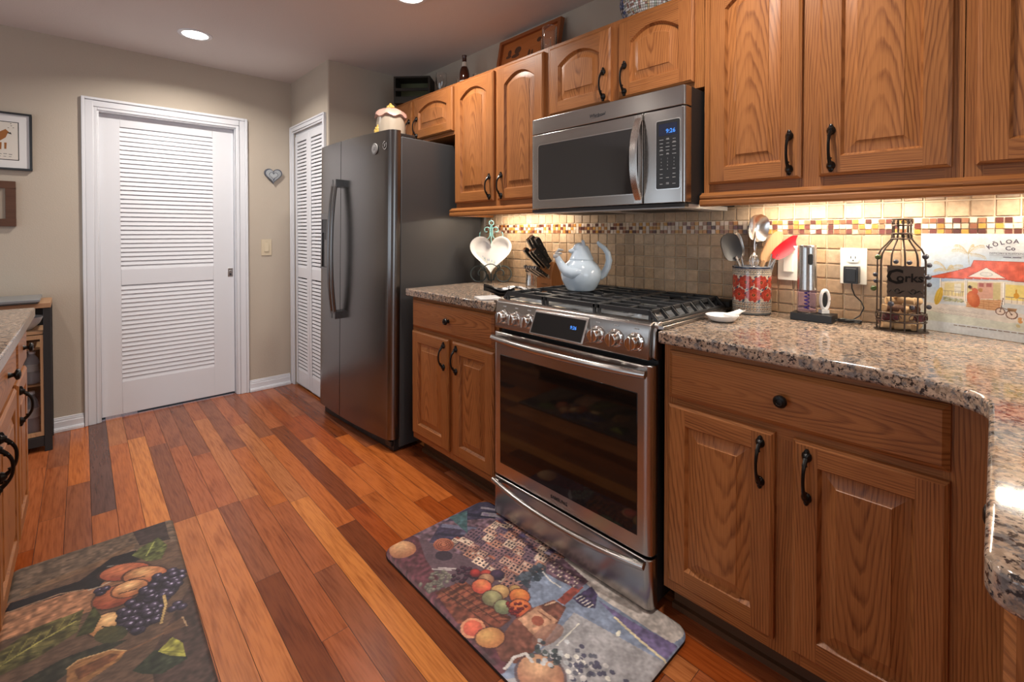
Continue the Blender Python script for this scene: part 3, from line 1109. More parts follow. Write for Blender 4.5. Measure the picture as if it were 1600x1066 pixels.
# ------------------------------------------------------------------ lower cabinets
base_cabinet('base_cabinet', 'oak base cabinet between the refrigerator and the range', None, -1.100, -0.392,
             [(-1.085, -0.752, -0.786), (-0.718, -0.412, -0.684)], [(-1.083, -0.412, -0.746)], cen=[(-0.765, -0.705)])
base_cabinet('base_cabinet', 'wide oak base cabinet under the granite, to the right of the range', None, 0.396, 1.166,
             [(0.416, 0.719, 0.686), (0.763, 1.060, 0.796)], [(0.418, 1.060, 0.739)], cen=[(0.70, 0.78)], rw=0.118)
FP = ((1.780, 0, 0), (0, -1, 0), (1, 0, 0))
base_cabinet('peninsula_cabinet', 'oak peninsula cabinet under the projecting granite counter, seen edge-on', FP, 0.635, 1.325,
             [(0.66, 0.965, None), (0.995, 1.30, None)], [(0.66, 1.30, 0.95)], cen=[(0.95, 1.01)])
sl = 0.02
FL = ((0.0, -2.772, 0), (-0.9998, sl, 0), (-sl, -0.9998, 0))
base_cabinet('base_cabinet', 'pale oak end cabinet nearest the dark bar cabinet', FL, 1.205, 1.572,
             [(1.225, 1.552, 1.265)], [(1.225, 1.552, 1.415)])
base_cabinet('base_cabinet', 'oak cabinet opposite the range, beside the fruit-print floor mat', FL, 0.20, 1.200,
             [(0.22, 0.685, 0.655), (0.715, 1.18, 0.745)], [(0.22, 0.685, 0.45), (0.715, 1.18, 0.95)], cen=[(0.67, 0.73)])

# ------------------------------------------------------------------ counters
b = B()
b.prism([(-1.1165, -0.008), (-1.1165, -0.6515), (-0.389, -0.6515), (-0.389, -0.008)], 0.8755, 0.914)
tag(obj('countertop', b, 'granite', bevel=0.005, smooth=40), 'small speckled granite counter between refrigerator and range', 'countertop')


def smooth_corner(p0, c, p1, n=8):
    return [tuple((1 - t) ** 2 * p0[i] + 2 * t * (1 - t) * c[i] + t * t * p1[i] for i in range(2)) for t in [k / n for k in range(n + 1)]]


out = [(0.392, -0.008), (0.392, -0.6515), (0.90, -0.6515)]
out += smooth_corner((0.93, -0.652), (1.02, -0.668), (1.085, -0.712), 6)
out += smooth_corner((1.09, -0.716), (1.119, -0.738), (1.121, -0.79), 6)
out += [(1.131, -1.176)]
out += smooth_corner((1.1345, -1.335), (1.136, -1.372), (1.172, -1.372), 6)
out += [(1.95, -1.372), (1.95, -0.008)]
b = B()
b.prism(out, 0.8755, 0.914)
tag(obj('countertop', b, 'granite', bevel=0.007, smooth=40, segs=3), 'large L-shaped speckled granite counter right of the range', 'countertop')
b = B(FL)
b.prism([(0.18, -0.02), (1.587, -0.02), (1.587, -0.655), (0.18, -0.655)], 0.8755, 0.914)
tag(obj('countertop', b, 'granite', bevel=0.005), 'granite counter opposite the range, by the dark tray', 'countertop')

# ------------------------------------------------------------------ upper cabinets
upper_cabinet('upper_cabinet', 'short oak cabinet above the refrigerator with two arched doors', -2.055, -1.121, 1.80, 2.10,
              [(-2.035, -1.592, 1.822, 2.082, -1.622), (-1.566, -1.141, 1.822, 2.082, -1.528)], cen=[(-1.605, -1.55)], hz=1.898, arch=0.042)
upper_cabinet('upper_cabinet', 'tall oak cabinet left of the microwave with two arched doors', -1.120, -0.386, 1.36, 2.10,
              [(-1.117, -0.770, 1.389, 2.083, -0.800), (-0.738, -0.404, 1.389, 2.083, -0.704)], cen=[(-0.78, -0.73)], hz=1.465, arch=0.05, rail=(-1.150, -0.388), rail_x=(-1.136,), lamp=(-1.02, -0.48, 3.6))
upper_cabinet('upper_cabinet', 'short oak cabinet directly above the microwave', -0.385, 0.374, 1.745, 2.10,
              [(-0.366, -0.021, 1.768, 2.080, -0.054), (0.017, 0.340, 1.768, 2.080, 0.050)], cen=[(-0.035, 0.03)], hz=1.845, arch=0.045)
upper_cabinet('upper_cabinet', 'large oak wall cabinet right of the microwave, two doors showing', 0.376, 1.055, 1.36, 2.10,
              [(0.398, 0.689, 1.389, 2.083, 0.658), (0.737, 1.033, 1.389, 2.083, 0.770)], cen=[(0.675, 0.75)], hz=1.470, arch=0.045, rail=(0.374, 1.056), lamp=(0.48, 0.98, 4.2))
upper_cabinet('upper_cabinet', 'oak wall cabinet at the far right, above the painted glass board', 1.057, 1.80, 1.36, 2.10,
              [(1.079, 1.41, 1.389, 2.083, 1.38), (1.45, 1.78, 1.389, 2.083, 1.48)], cen=[(1.395, 1.465)], hz=1.470, arch=0.045, rail=(1.056, 1.80), lamp=(1.12, 1.62, 4.2))

# hood lamp of the microwave is off; ceiling downlights
LIGHTS = [(-2.247, -1.415, 'round recessed ceiling light shining above the louvered door'), (-0.955, -0.715, 'round recessed ceiling light cut by the top edge of the view'),
          (-0.9, -2.6, 'recessed ceiling light over the counter opposite the range'), (0.55, -0.82, 'recessed ceiling light above the range aisle'),
          (2.4, -1.5, 'recessed ceiling light beyond the peninsula'), (2.6, -3.4, 'recessed ceiling light near the side window')]
for (lx, ly, lab) in LIGHTS:
    r = thing('recessed_light', lab, 'light', (lx, ly, CZ - 0.008))
    b = B()
    b.lathe([(0.066, 0), (0.067, -0.004), (0.080, -0.006), (0.088, -0.003), (0.089, 0)], (lx, ly, CZ), 32)
    obj('trim_ring', b, 'white_paint', r)
    b = B()
    b.lathe([(1e-7, -0.0035), (0.05, -0.0033), (0.067, -0.002)], (lx, ly, CZ), 32)
    obj('lens', b, 'led_lens', r)
    d = bpy.data.lights.new('recessed_light_lamp', 'AREA')
    d.shape = 'DISK'
    d.size = 0.13
    d.energy = {0: 13.5, 1: 13.0, 2: 7.0, 3: 10.5}.get(LIGHTS.index((lx, ly, lab)), 6.0)
    d.color = WARM
    d.spread = R(150)
    o = bpy.data.objects.new('recessed_light_lamp', d)
    COL.objects.link(o)
    o.location = (lx, ly, CZ - 0.009)

# ================================================================== gas range
rg = thing('gas_range', 'stainless slide-in gas range with cast iron grates', 'range', (0, -0.33, 0))
b = B()
b.box(-0.374, 0.374, -0.615, -0.06, 0.03, 0.915)
for x in (-0.33, 0.33):
    for y in (-0.57, -0.12):
        b.lathe([(0.018, 0), (0.018, 0.03)], (x, y, 0), 12)
obj('body', b, 'black_matte', rg)


def front_slab(b, z0, z1, yf=-0.663, ys=-0.618, hw=0.378, m=0):
    o = [(-hw, ys)]
    for k in range(7):
        t = k / 6 * PI / 2
        o.append((-hw + 0.028 - 0.028 * math.cos(t), yf + 0.022 - 0.022 * math.sin(t)))
    o += [(-x, y) for x, y in o[::-1]]
    b.prism(o, z0, z1, 'z', m)


b = B()
front_slab(b, 0.194, 0.800)
od = obj('oven_door', b, 'stainless', rg, bevel=0.004)
b = B()
b.box(-0.330, 0.330, -0.6642, -0.655, 0.249, 0.708)
obj('oven_window', b, 'oven_glass', od, bevel=0.002)
b = B()
for i in range(5):
    x0 = -0.270 + i * 0.108
    for z in (0.7605, 0.7665):
        b.box(x0, x0 + 0.094, -0.6637, -0.655, z, z + 0.0035)
obj('vent_slots', b, 'slot_dark', od)


def bow_handle(z, half, yb, out, r, sag=0.0, mats='stainless', flat=1.0):
    b = B()
    pts = [(half * t, yb - 0.012 - out * (1 - abs(t) ** 2.2), z - sag * (1 - t * t)) for t in [(-1 + 2 * i / 28) for i in range(29)]]
    b.tube(pts, r, 14, flat=flat)
    for s in (-1, 1):
        b.box(s * (half - 0.022) - 0.016, s * (half - 0.022) + 0.016, yb - 0.016, yb + 0.006, z - r * 0.9, z + r * 0.9)
    return b


obj('handle', bow_handle(0.775, 0.365, -0.663, 0.036, 0.0135), 'stainless', od, bevel=0.002)
b = B()
text_into(b, 'SAMSUNG', 0.018, lambda x, y, d: (x - 0.002, -0.6640, 0.218 + y), bold=True)
obj('logo', b, 'logo_dark', od, smooth=None)
b = B()
front_slab(b, 0.024, 0.184)
dr = obj('drawer', b, 'stainless', rg, bevel=0.004)
obj('handle', bow_handle(0.170, 0.362, -0.663, 0.030, 0.0115, 0.012), 'stainless', dr, bevel=0.002)

# control panel
b = B()
pf = [(-0.600, 0.816), (-0.660, 0.816), (-0.6615, 0.822), (-0.654, 0.905), (-0.648, 0.926), (-0.634, 0.934), (-0.600, 0.934)]
b.prism(pf, -0.366, 0.366, 'x')
for s in (-1, 1):
    q = [(-0.600, 0.814), (-0.632, 0.814), (-0.645, 0.824), (-0.640, 0.905), (-0.625, 0.934), (-0.600, 0.936)]
    b.prism(q, s * 0.366, s * 0.380, 'x')
cp = obj('control_panel', b, 'stainless', rg, bevel=0.003)
b = B()


def dq(x, t, o=0.0):
    """point on the tilted display: t 0 bottom .. 1 top"""
    return (x, -0.6935 + 0.036 * t - o, 0.832 + 0.084 * t)


def tilt_box(b, x0, x1, t0, t1, o0, o1, m=0):
    P = [dq(x0, t0, o0), dq(x1, t0, o0), dq(x1, t1, o0), dq(x0, t1, o0), dq(x0, t0, o1), dq(x1, t0, o1), dq(x1, t1, o1), dq(x0, t1, o1)]
    b.mesh(P, [(0, 1, 2, 3), (7, 6, 5, 4), (0, 4, 5, 1), (1, 5, 6, 2), (2, 6, 7, 3), (3, 7, 4, 0)], m)


V = [dq(-0.130, 0), dq(0.130, 0), dq(0.130, 1), dq(-0.130, 1), (-0.128, -0.65, 0.836), (0.128, -0.65, 0.836), (0.128, -0.645, 0.922), (-0.128, -0.645, 0.922)]
b.mesh(V, [(0, 1, 2, 3), (7, 6, 5, 4), (0, 4, 5, 1), (1, 5, 6, 2), (2, 6, 7, 3), (3, 7, 4, 0)])
ds = obj('display', b, 'silver_trim', cp, bevel=0.002)
b = B()
tilt_box(b, -0.122, 0.122, 0.06, 0.93, 0.0012, -0.002)
obj('display_glass', b, 'black_glass', cp)
b = B()
text_into(b, '9:26', 0.017, lambda x, y, d: dq(0.075 + x, 0.50 + y / 0.091, 0.0016), bold=True)
obj('clock_digits', b, 'blue_digits', cp, smooth=None)
for kx in (-0.309, -0.238, -0.165, 0.168, 0.242, 0.318):
    b = B()
    c = (kx, -0.655, 0.868)
    b.lathe([(0.030, 0.002), (0.030, -0.006), (0.027, -0.010), (0.0235, -0.011), (0.0225, -0.034), (0.020, -0.038), (1e-7, -0.0385)], c, 28, axis='y')
    b.box(kx - 0.0055, kx + 0.0055, -0.700, -0.690, 0.868 - 0.021, 0.868 + 0.021)
    obj('knob', b, 'chrome', rg, bevel=0.0015)
for kx in (-0.309, -0.238, -0.165, 0.168, 0.242, 0.318):
    b = B()
    for dx in (-0.006, 0.0, 0.006):
        b.box(kx + dx - 0.0017, kx + dx + 0.0017, -0.6565, -0.653, 0.908, 0.9114)
    obj('knob_mark', b, 'key_print', cp)

# cooktop pan with side flanges over the counters
b = B()
b.box(-0.384, 0.384, -0.634, -0.055, 0.9155, 0.926)
b.box(-0.403, -0.384, -0.634, -0.070, 0.9155, 0.926)
b.box(0.384, 0.403, -0.634, -0.175, 0.9155, 0.926)
b.box(-0.374, 0.374, -0.620, -0.10, 0.926, 0.929)
ck = obj('cooktop', b, 'stainless', rg, bevel=0.004)
b = B()
b.box(-0.385, 0.385, -0.100, -0.056, 0.926, 0.945)
b.prism([(-0.10, 0.945), (-0.056, 0.945), (-0.056, 0.952), (-0.09, 0.952)], -0.385, 0.385, 'x')
obj('rear_trim', b, 'black_matte', ck, bevel=0.003)
b = B()
b.prism([(-0.352, -0.606), (0.352, -0.606), (0.352, -0.115), (-0.352, -0.115)], 0.929, 0.9315)
obj('burner_well', b, 'grey_enamel', ck)
for (bx, by, r) in ((-0.245, -0.485, 0.048), (-0.245, -0.225, 0.040), (0.0, -0.36, 0.055), (0.245, -0.485, 0.055), (0.245, -0.225, 0.040)):
    b = B()
    b.lathe([(r * 1.15, 0.0), (r * 1.15, 0.006), (r * 0.95, 0.010), (r * 0.95, 0.014)], (bx, by, 0.931), 24)
    b.lathe([(r * 0.92, 0.0), (r * 0.92, 0.006), (r * 0.75, 0.009), (1e-7, 0.0095)], (bx, by, 0.945), 24, 1)
    obj('burner', b, ['silver_trim', 'cast_iron'], ck)


def grate(x0, x1, side):
    """cast iron grate; side -1/+1 has slanted feet along its outer end, 0 is the middle"""
    b = B()
    ya, yb_, zt = -0.605, -0.118, 0.966
    w = 0.0055
    n = 8
    ys = [ya + (yb_ - ya) * i / (n - 1) for i in range(n)]
    xi0, xi1 = (x0 + (0.032 if side < 0 else 0), x1 - (0.032 if side > 0 else 0))
    for i, y in enumerate(ys):
        edge = i in (0, n - 1)
        if side == 0 and not edge:
            # middle fingers leave the centre open
            for (p, q) in ((x0, x0 + 0.075), (x1 - 0.075, x1)) if i in (3, 4) else ((x0, x1),):
                b.box(p, q, y - w, y + w, zt - 0.014, zt)
        else:
            xm = (x0 + x1) / 2
            if i in (2, 5):
                b.box(xi0, xm - 0.035, y - w, y + w, zt - 0.014, zt)
                b.box(xm + 0.035, xi1, y - w, y + w, zt - 0.014, zt)
            else:
                b.box(xi0, xi1, y - w, y + w, (zt - 0.017) if edge else zt - 0.014, zt)
        if side:
            xo, xn = (x0, xi0) if side < 0 else (x1, xi1)
            q = [(xn, zt), (xo, 0.934), (xo, 0.928), (xo + (0.012 if side < 0 else -0.012), 0.928), (xn - (-0.0 if side < 0 else 0.0), zt - 0.016)]
            b.prism(q, y - w, y + w, 'y')
    b.box(xi0, xi0 + 2 * w, ya, yb_, zt - 0.014, zt)
    b.box(xi1 - 2 * w, xi1, ya, yb_, zt - 0.014, zt)
    if side:
        xo = x0 if side < 0 else x1 - 0.010
        b.box(xo, xo + 0.010, ya - w, yb_ + w, 0.928, 0.936)
    xm = (x0 + x1) / 2
    for (p, q) in ((ya, ya + 0.10), (yb_ - 0.10, yb_), (-0.40, -0.32)):
        b.box(xm - w, xm + w, p, q, zt - 0.014, zt)
    for x in (x0 + 0.008 if side >= 0 else xi0, x1 - 0.008 if side <= 0 else xi1):
        for y in (ya, yb_):
            b.box(x - w, x + w, y - w, y + w, 0.929, zt - 0.002)
    return b


for (x0, x1, sd) in ((-0.372, -0.128, -1), (-0.124, 0.124, 0), (0.128, 0.372, 1)):
    obj('grate', grate(x0, x1, sd), 'cast_iron', rg, bevel=0.0018, smooth=30)

# ================================================================== over-range microwave
mw = thing('microwave', 'stainless over-the-range microwave with black window', 'microwave', (0, -0.22, 1.30))
b = B()
b.box(-0.372, 0.366, -0.388, -0.012, 1.322, 1.730)
obj('body', b, 'black_matte', mw)
b = B()
b.box(-0.368, 0.362, -0.420, -0.068, 1.304, 1.321)
b.box(-0.30, -0.06, -0.36, -0.14, 1.3025, 1.305, 1)
b.box(0.06, 0.30, -0.36, -0.14, 1.3025, 1.305, 1)
b.box(-0.372, 0.366, -0.428, -0.40, 1.309, 1.322, 1)
obj('underside', b, ['logo_silver', 'black_matte'], mw, bevel=0.002)


def mw_slab(b, x0, x1, z0, z1, round_l, round_r):
    yf, ys, r = -0.4337, -0.386, 0.016
    o = []
    if round_l:
        o += [(x0, ys)] + [(x0 + r - r * math.cos(k / 6 * PI / 2), yf + r - r * math.sin(k / 6 * PI / 2)) for k in range(7)]
    else:
        o += [(x0, ys), (x0, yf)]
    if round_r:
        o += [(x1 - r + r * math.sin(k / 6 * PI / 2), yf + r - r * math.cos(k / 6 * PI / 2)) for k in range(7)] + [(x1, ys)]
    else:
        o += [(x1, yf), (x1, ys)]
    b.prism(o, z0, z1)


b = B()
mw_slab(b, -0.3755, 0.368, 1.661, 1.729, True, True)
tg = obj('top_grille', b, 'stainless', mw, bevel=0.002)
b = B()
text_into(b, 'Whirlpool', 0.0185, lambda x, y, d: (-0.004 + x, -0.4343, 1.683 + y + 0.0 * x), shear=0.3, bold=True)
b.prism([(-0.042, 1.6775), (0.020, 1.6815), (0.033, 1.688), (0.012, 1.6835)], -0.4343, -0.4338, 'y')
obj('logo', b, 'logo_dark', tg, smooth=None)
b = B()
mw_slab(b, -0.3755, 0.2035, 1.324, 1.657, True, False)
md_ = obj('door', b, 'stainless', mw, bevel=0.002)
b = B()


def rrect(x0, x1, z0, z1, r, n=5):
    o = []
    for (cx, cz, a0) in ((x1 - r, z0 + r, -90), (x1 - r, z1 - r, 0), (x0 + r, z1 - r, 90), (x0 + r, z0 + r, 180)):
        for k in range(n + 1):
            t = R(a0 + 90 * k / n)
            o.append((cx + r * math.cos(t), cz + r * math.sin(t)))
    return o


b.prism(rrect(-0.330, 0.190, 1.360, 1.612, 0.014), -0.4355, -0.430, 'y')
obj('window_trim', b, 'silver_trim', md_)
b = B()
b.prism(rrect(-0.326, 0.186, 1.364, 1.608, 0.012), -0.4365, -0.430, 'y')
obj('window', b, 'microwave_glass', md_)
b = B()
pts, n = [], 24
for i in range(n + 1):
    t = -1 + 2 * i / n
    pts.append((0.190, -0.437 - 0.040 * (1 - abs(t) ** 2.4), 1.490 + 0.152 * t))
for (p, q) in zip(pts[:-1], pts[1:]):
    for s0 in (0,):
        V = []
        for r_ in (p, q):
            for (dx, dy) in ((-0.016, 0.0), (-0.012, -0.006), (0.012, -0.006), (0.016, 0.0), (0.012, 0.004), (-0.012, 0.004)):
                V.append((r_[0] + dx, r_[1] + dy, r_[2]))
        b.mesh(V, [(i, (i + 1) % 6, (i + 1) % 6 + 6, i + 6) for i in range(6)])
for e in (pts[0], pts[-1]):
    b.box(e[0] - 0.016, e[0] + 0.016, e[1] - 0.006, -0.430, e[2] - 0.010, e[2] + 0.010)
obj('handle', b, 'stainless_v', md_, smooth=50)
b = B()
mw_slab(b, 0.2075, 0.368, 1.324, 1.657, False, True)
cpn = obj('control_panel', b, 'stainless', mw, bevel=0.002)
b = B()
b.prism(rrect(0.257, 0.352, 1.371, 1.618, 0.008), -0.4350, -0.430, 'y')
obj('keypad_trim', b, 'silver_trim', cpn)
b = B()
b.prism(rrect(0.260, 0.349, 1.374, 1.615, 0.006), -0.4360, -0.430, 'y')
kp = obj('keypad', b, 'black_plastic', cpn)
b = B()
b.box(0.270, 0.340, -0.4366, -0.434, 1.562, 1.604)
obj('clock_window', b, 'display_glass', cpn)
b = B()
text_into(b, '9:26', 0.021, lambda x, y, d: (0.316 + x, -0.4372, 1.570 + y), bold=True)
obj('clock_digits', b, 'blue_digits', cpn, smooth=None)
b = B()
yk = -0.4363
for i, z in enumerate((1.547, 1.534, 1.521, 1.509, 1.495)):
    for j, x in enumerate((0.280, 0.3045, 0.329)):
        w = (0.0075, 0.0065, 0.0055)[(i + j) % 3]
        b.box(x - w, x + w, yk, -0.435, z, z + 0.0016)
        if (i * 3 + j) % 4 == 1:
            b.box(x - w * 0.7, x + w * 0.7, yk, -0.435, z + 0.003, z + 0.0046)
for i, z in enumerate((1.478, 1.466, 1.454)):
    for j, x in enumerate((0.280, 0.3045, 0.329)):
        text_into(b, str(i * 3 + j + 1), 0.0072, lambda u, v, d, x=x, z=z: (x + u, yk - 0.0001, z + v))
text_into(b, '0', 0.0072, lambda u, v, d: (0.3045 + u, yk - 0.0001, 1.441 + v))
for z, k in ((1.443, (0, 2)), (1.425, (0, 2)), (1.412, (0, 1, 2)), (1.390, (0, 1, 2)), (1.394, (1,))):
    for j in k:
        x = (0.280, 0.3045, 0.329)[j]
        b.box(x - 0.0055, x + 0.0055, yk, -0.435, z, z + 0.0017)
obj('key_legends', b, 'key_print', cpn, smooth=None)

# ================================================================== refrigerator (modelled about its right front corner, then stood in place)
fr = thing('refrigerator', 'dark slate side-by-side refrigerator with ice dispenser', 'refrigerator', local=True)
W_, GAPX = 0.892, -0.548
b = B()
b.box(-W_ + 0.004, -0.002, 0.062, 0.660, 0.022, 1.752)
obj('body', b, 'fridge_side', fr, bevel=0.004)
b = B()
b.box(-W_ + 0.02, -0.015, 0.035, 0.10, 0.004, 0.072)
obj('base_grille', b, 'black_plastic', fr, bevel=0.003)
for (x, y) in ((-0.08, 0.12), (-0.80, 0.12), (-0.08, 0.58), (-0.80, 0.58)):
    b = B()
    b.lathe([(0.025, 0.010), (0.025, 0.03)], (x, y, 0), 12)
    obj('roller', b, 'black_plastic', fr)
b = B()
b.box(-0.075, -0.020, 0.018, 0.036, 0.030, 0.060)
obj('roller_cover', b, 'black_plastic', fr, bevel=0.003)
for hx_ in (-0.085, -W_ + 0.01):
    b = B()
    b.box(hx_, hx_ + 0.075, 0.045, 0.16, 1.752, 1.772)
    obj('hinge_cover', b, 'black_plastic', fr, bevel=0.004)


def door_front(x):
    t = (x + W_ / 2) / (W_ / 2)
    return -0.022 * (1 - t * t)


def fridge_door(x0, x1, z0, z1, rl, rr):
    o = []
    n = 16
    r = 0.045
    xs = [x0 + (x1 - x0) * i / n for i in range(n + 1)]
    o.append((x0, 0.056))
    if rl:
        o += [(x0 + r - r * math.cos(k / 7 * PI / 2), door_front(x0 + r) + r - r * math.sin(k / 7 * PI / 2)) for k in range(7)]
    else:
        o.append((x0, door_front(x0) + 0.003))
    o += [(x, door_front(x)) for x in xs if (not rl or x >= x0 + r) and (not rr or x <= x1 - r)]
    if rr:
        o += [(x1 - r + r * math.sin(k / 7 * PI / 2), door_front(x1 - r) + r - r * math.cos(k / 7 * PI / 2)) for k in range(1, 8)]
    else:
        o.append((x1, door_front(x1) + 0.003))
    o.append((x1, 0.056))
    b = B()
    b.prism(o, z0, z1)
    return b


fd = obj('freezer_door', fridge_door(-W_, GAPX - 0.003, 0.074, 1.784, True, False), 'slate_steel', fr, smooth=30)
rd = obj('fridge_door', fridge_door(GAPX + 0.003, 0.0, 0.074, 1.784, False, True), 'slate_steel', fr, smooth=30)
for (x, dd) in ((GAPX - 0.024, fd), (GAPX + 0.020, rd)):
    b = B()
    y0 = door_front(x)
    pts = []
    for i in range(25):
        t = -1 + 2 * i / 24
        pts.append((x, y0 - 0.040 - 0.028 * (1 - abs(t) ** 2.2), 1.115 + 0.405 * t))
    for (p, q) in zip(pts[:-1], pts[1:]):
        V = []
        for r_ in (p, q):
            for k in range(10):
                a = 2 * PI * k / 10
                V.append((r_[0] + 0.0155 * math.cos(a), r_[1] + 0.010 * math.sin(a), r_[2]))
        b.mesh(V, [(i, (i + 1) % 10, (i + 1) % 10 + 10, i + 10) for i in range(10)])
    for e in (pts[0], pts[-1]):
        b.box(x - 0.017, x + 0.017, e[1] - 0.010, y0 + 0.004, e[2] - 0.022, e[2] + 0.022)
    obj('handle', b, 'slate_steel', dd, smooth=50)
# ice and water dispenser on the freezer door
b = B()
xa, xb = -0.835, -0.665
for (p, q, r_, s_) in ((xa, xb, 1.305, 1.345), (xa, xa + 0.012, 0.99, 1.305), (xb - 0.012, xb, 0.99, 1.305), (xa, xb, 0.975, 0.99)):
    b.box(p, q, door_front(-0.75) - 0.004, door_front(-0.85) + 0.02, r_, s_)
b.box(xa + 0.012, xb - 0.012, door_front(-0.75) - 0.001, 0.02, 1.215, 1.305, 1)
b.box(xa + 0.012, xb - 0.012, door_front(-0.75) + 0.004, 0.02, 0.99, 1.215, 2)
b.box(-0.775, -0.725, door_front(-0.75) - 0.012, 0.0, 1.17, 1.22, 1)
obj('dispenser', b, ['slate_steel', 'black_plastic', 'slot_dark'], fd, bevel=0.002)
b = B()
lx, lz = -0.155, 1.690
y0 = door_front(lx) - 0.0035
b.lathe([(0.031, 0.002), (0.031, -0.002), (0.027, -0.003), (1e-7, -0.003)], (lx, y0, lz), 28, axis='y')
b.lathe([(0.0285, -0.0031), (0.0270, -0.0036), (0.0255, -0.0031)], (lx, y0, lz), 28, 1, axis='y', cap=False)
text_into(b, 'GE', 0.024, lambda x, y, d: (lx + x * 0.9, y0 - 0.0036, lz - 0.0085 + y), 1, shear=0.35)
obj('badge', b, ['logo_silver', 'logo_dark'], rd)
b = B()
lx2, lz2 = -0.060, 1.700
y0 = door_front(lx2) - 0.0032
for k in range(24):
    if k in (3, 4, 11):
        continue
    a0, a1 = 2 * PI * k / 24, 2 * PI * (k + 1) / 24
    P = []
    for (rr_, a) in ((0.024, a0), (0.024, a1), (0.019, a1), (0.019, a0)):
        P.append((lx2 + rr_ * math.cos(a) * 0.8, y0 + 0.0012 * math.cos(a), lz2 + rr_ * math.sin(a)))
    b.poly(P)
b.prism([(lx2 - 0.006, lz2 - 0.010), (lx2 + 0.004, lz2 - 0.004), (lx2 + 0.006, lz2 + 0.012), (lx2 - 0.004, lz2 + 0.006)], y0 - 0.0004, y0 + 0.001, 'y')
obj('sticker', b, 'logo_silver', rd)
fr.location = (-1.184, -0.712, 0.0)
fr.rotation_euler = (R(-0.7), 0, R(3.0))

# ================================================================== dark bar cabinet beyond the opposite counter, and its contents
bc = thing('bar_cabinet', 'black bar cabinet with a pale-framed glass door against the far wall', 'cabinet', (-2.67, -2.35, 0))
X0, X1, Y0, Y1, H_ = -2.815, -2.53, -2.66, -2.060, 0.828
b = B()
b.box(X0, X1 + 0.004, Y0, Y1, 0.800, H_, 0, 'y')
obj('top_board', b, 'pale_wood', bc, bevel=0.002)
b = B()
for (p, q) in ((X0, X0 + 0.03), (X1 - 0.03, X1)):
    for (r_, s_) in ((Y0, Y0 + 0.03), (Y1 - 0.032, Y1)):
        b.box(p, q, r_, s_, 0.0, 0.800)
b.box(X0 + 0.03, X1 - 0.03, Y1 - 0.012, Y1 - 0.004, 0.06, 0.655)
b.box(X0 + 0.03, X1 - 0.03, Y0 + 0.004, Y0 + 0.012, 0.06, 0.80)
b.box(X0 + 0.004, X0 + 0.012, Y0 + 0.03, Y1 - 0.03, 0.06, 0.80)
b.box(X0 + 0.03, X1 - 0.004, Y0 + 0.03, Y1 - 0.032, 0.03, 0.085)
obj('case', b, 'black_matte', bc, bevel=0.002)
b = B()
b.box(X0 + 0.03, X1 - 0.010, Y0 + 0.012, Y1 - 0.034, 0.655, 0.670, 0, 'y')
for z in (0.360, 0.565):
    b.box(X0 + 0.03, X1 - 0.045, Y0 + 0.012, Y1 - 0.034, z, z + 0.010, 0, 'y')
obj('shelf', b, 'pale_wood', bc)
b = B()
dy0, dy1 = Y0 + 0.04, Y1 - 0.033
for (p, q, r_, s_) in ((dy0, dy0 + 0.022, 0.09, 0.65), (dy1 - 0.012, dy1, 0.09, 0.65), (dy0 + 0.022, dy1 - 0.012, 0.09, 0.112), (dy0 + 0.022, dy1 - 0.012, 0.628, 0.65)):
    b.box(X1 - 0.020, X1 - 0.004, p, q, r_, s_, 0, 'z')
gd = obj('door', b, 'pale_wood', bc)
b = B()
b.box(X1 - 0.014, X1 - 0.011, dy0 + 0.02, dy1 - 0.010, 0.11, 0.63)
obj('pane', b, 'clear_glass', gd)

b = B()
b.lathe([(0.05, 0), (0.055, 0.003), (0.085, 0.035), (0.100, 0.072), (0.096, 0.072), (0.080, 0.036), (0.05, 0.008), (1e-7, 0.007)], (-2.640, -2.192, 0.671), 32)
tag(obj('serving_bowl', b, 'frost_bowl'), 'pale bowl in the open cubby of the dark bar cabinet', 'bowl')


def water_bottle(x, y, z, h, r, label):
    rt_ = thing('water_bottle', label, 'bottle', (x, y, z), 'bottles behind the glass door of the bar cabinet')
    b = B()
    b.lathe([(r * 0.8, 0), (r, 0.006), (r, h * 0.30), (r * 0.94, h * 0.34), (r, h * 0.38), (r, h * 0.66), (r * 0.75, h * 0.80), (r * 0.42, h * 0.88), (r * 0.40, h * 0.94)], (x, y, z), 20)
    obj('bottle_body', b, 'bottle_plastic', rt_)
    b = B()
    b.lathe([(r * 0.45, h * 0.935), (r * 0.45, h), (1e-7, h * 1.0)], (x, y, z), 16)
    obj('cap', b, 'white_paint', rt_)
    b = B()
    b.lathe([(r * 1.01, h * 0.40), (r * 1.01, h * 0.62)], (x, y, z), 20, 0)
    obj('wrapper', b, 'heart_grey', rt_)


for (x, y, z, h, lab) in ((-2.615, -2.140, 0.371, 0.180, 'clear water bottle behind the bar cabinet glass, upper shelf near the post'), (-2.69, -2.150, 0.371, 0.180, 'clear water bottle at the back of the upper bar cabinet shelf'),
                          (-2.62, -2.145, 0.086, 0.24, 'clear bottle standing on the floor of the dark bar cabinet')):
    water_bottle(x, y, z, h, 0.032, lab)

b = B()
b.box(-2.80, -2.50, -2.60, -2.112, 0.8285, 0.8365)
b.prism([(-2.80, -2.6), (-2.50, -2.6), (-2.50, -2.102), (-2.80, -2.102)], 0.8365, 0.852, 'z', 1)
tag(obj('serving_tray', b, ['slot_dark', 'grey_enamel'], bevel=0.003), 'flat dark tray lying on the bar cabinet top', 'tray')

# ================================================================== floor mats
EXC, EYC = (0.683, 0.731, 0), (-0.731, 0.683, 0)          # directions across and into the view, used to turn small things


def FCam(o, turn=0.0):
    a = R(46.95 + turn)
    return (o, (math.cos(a), math.sin(a), 0), (-math.sin(a), math.cos(a), 0))


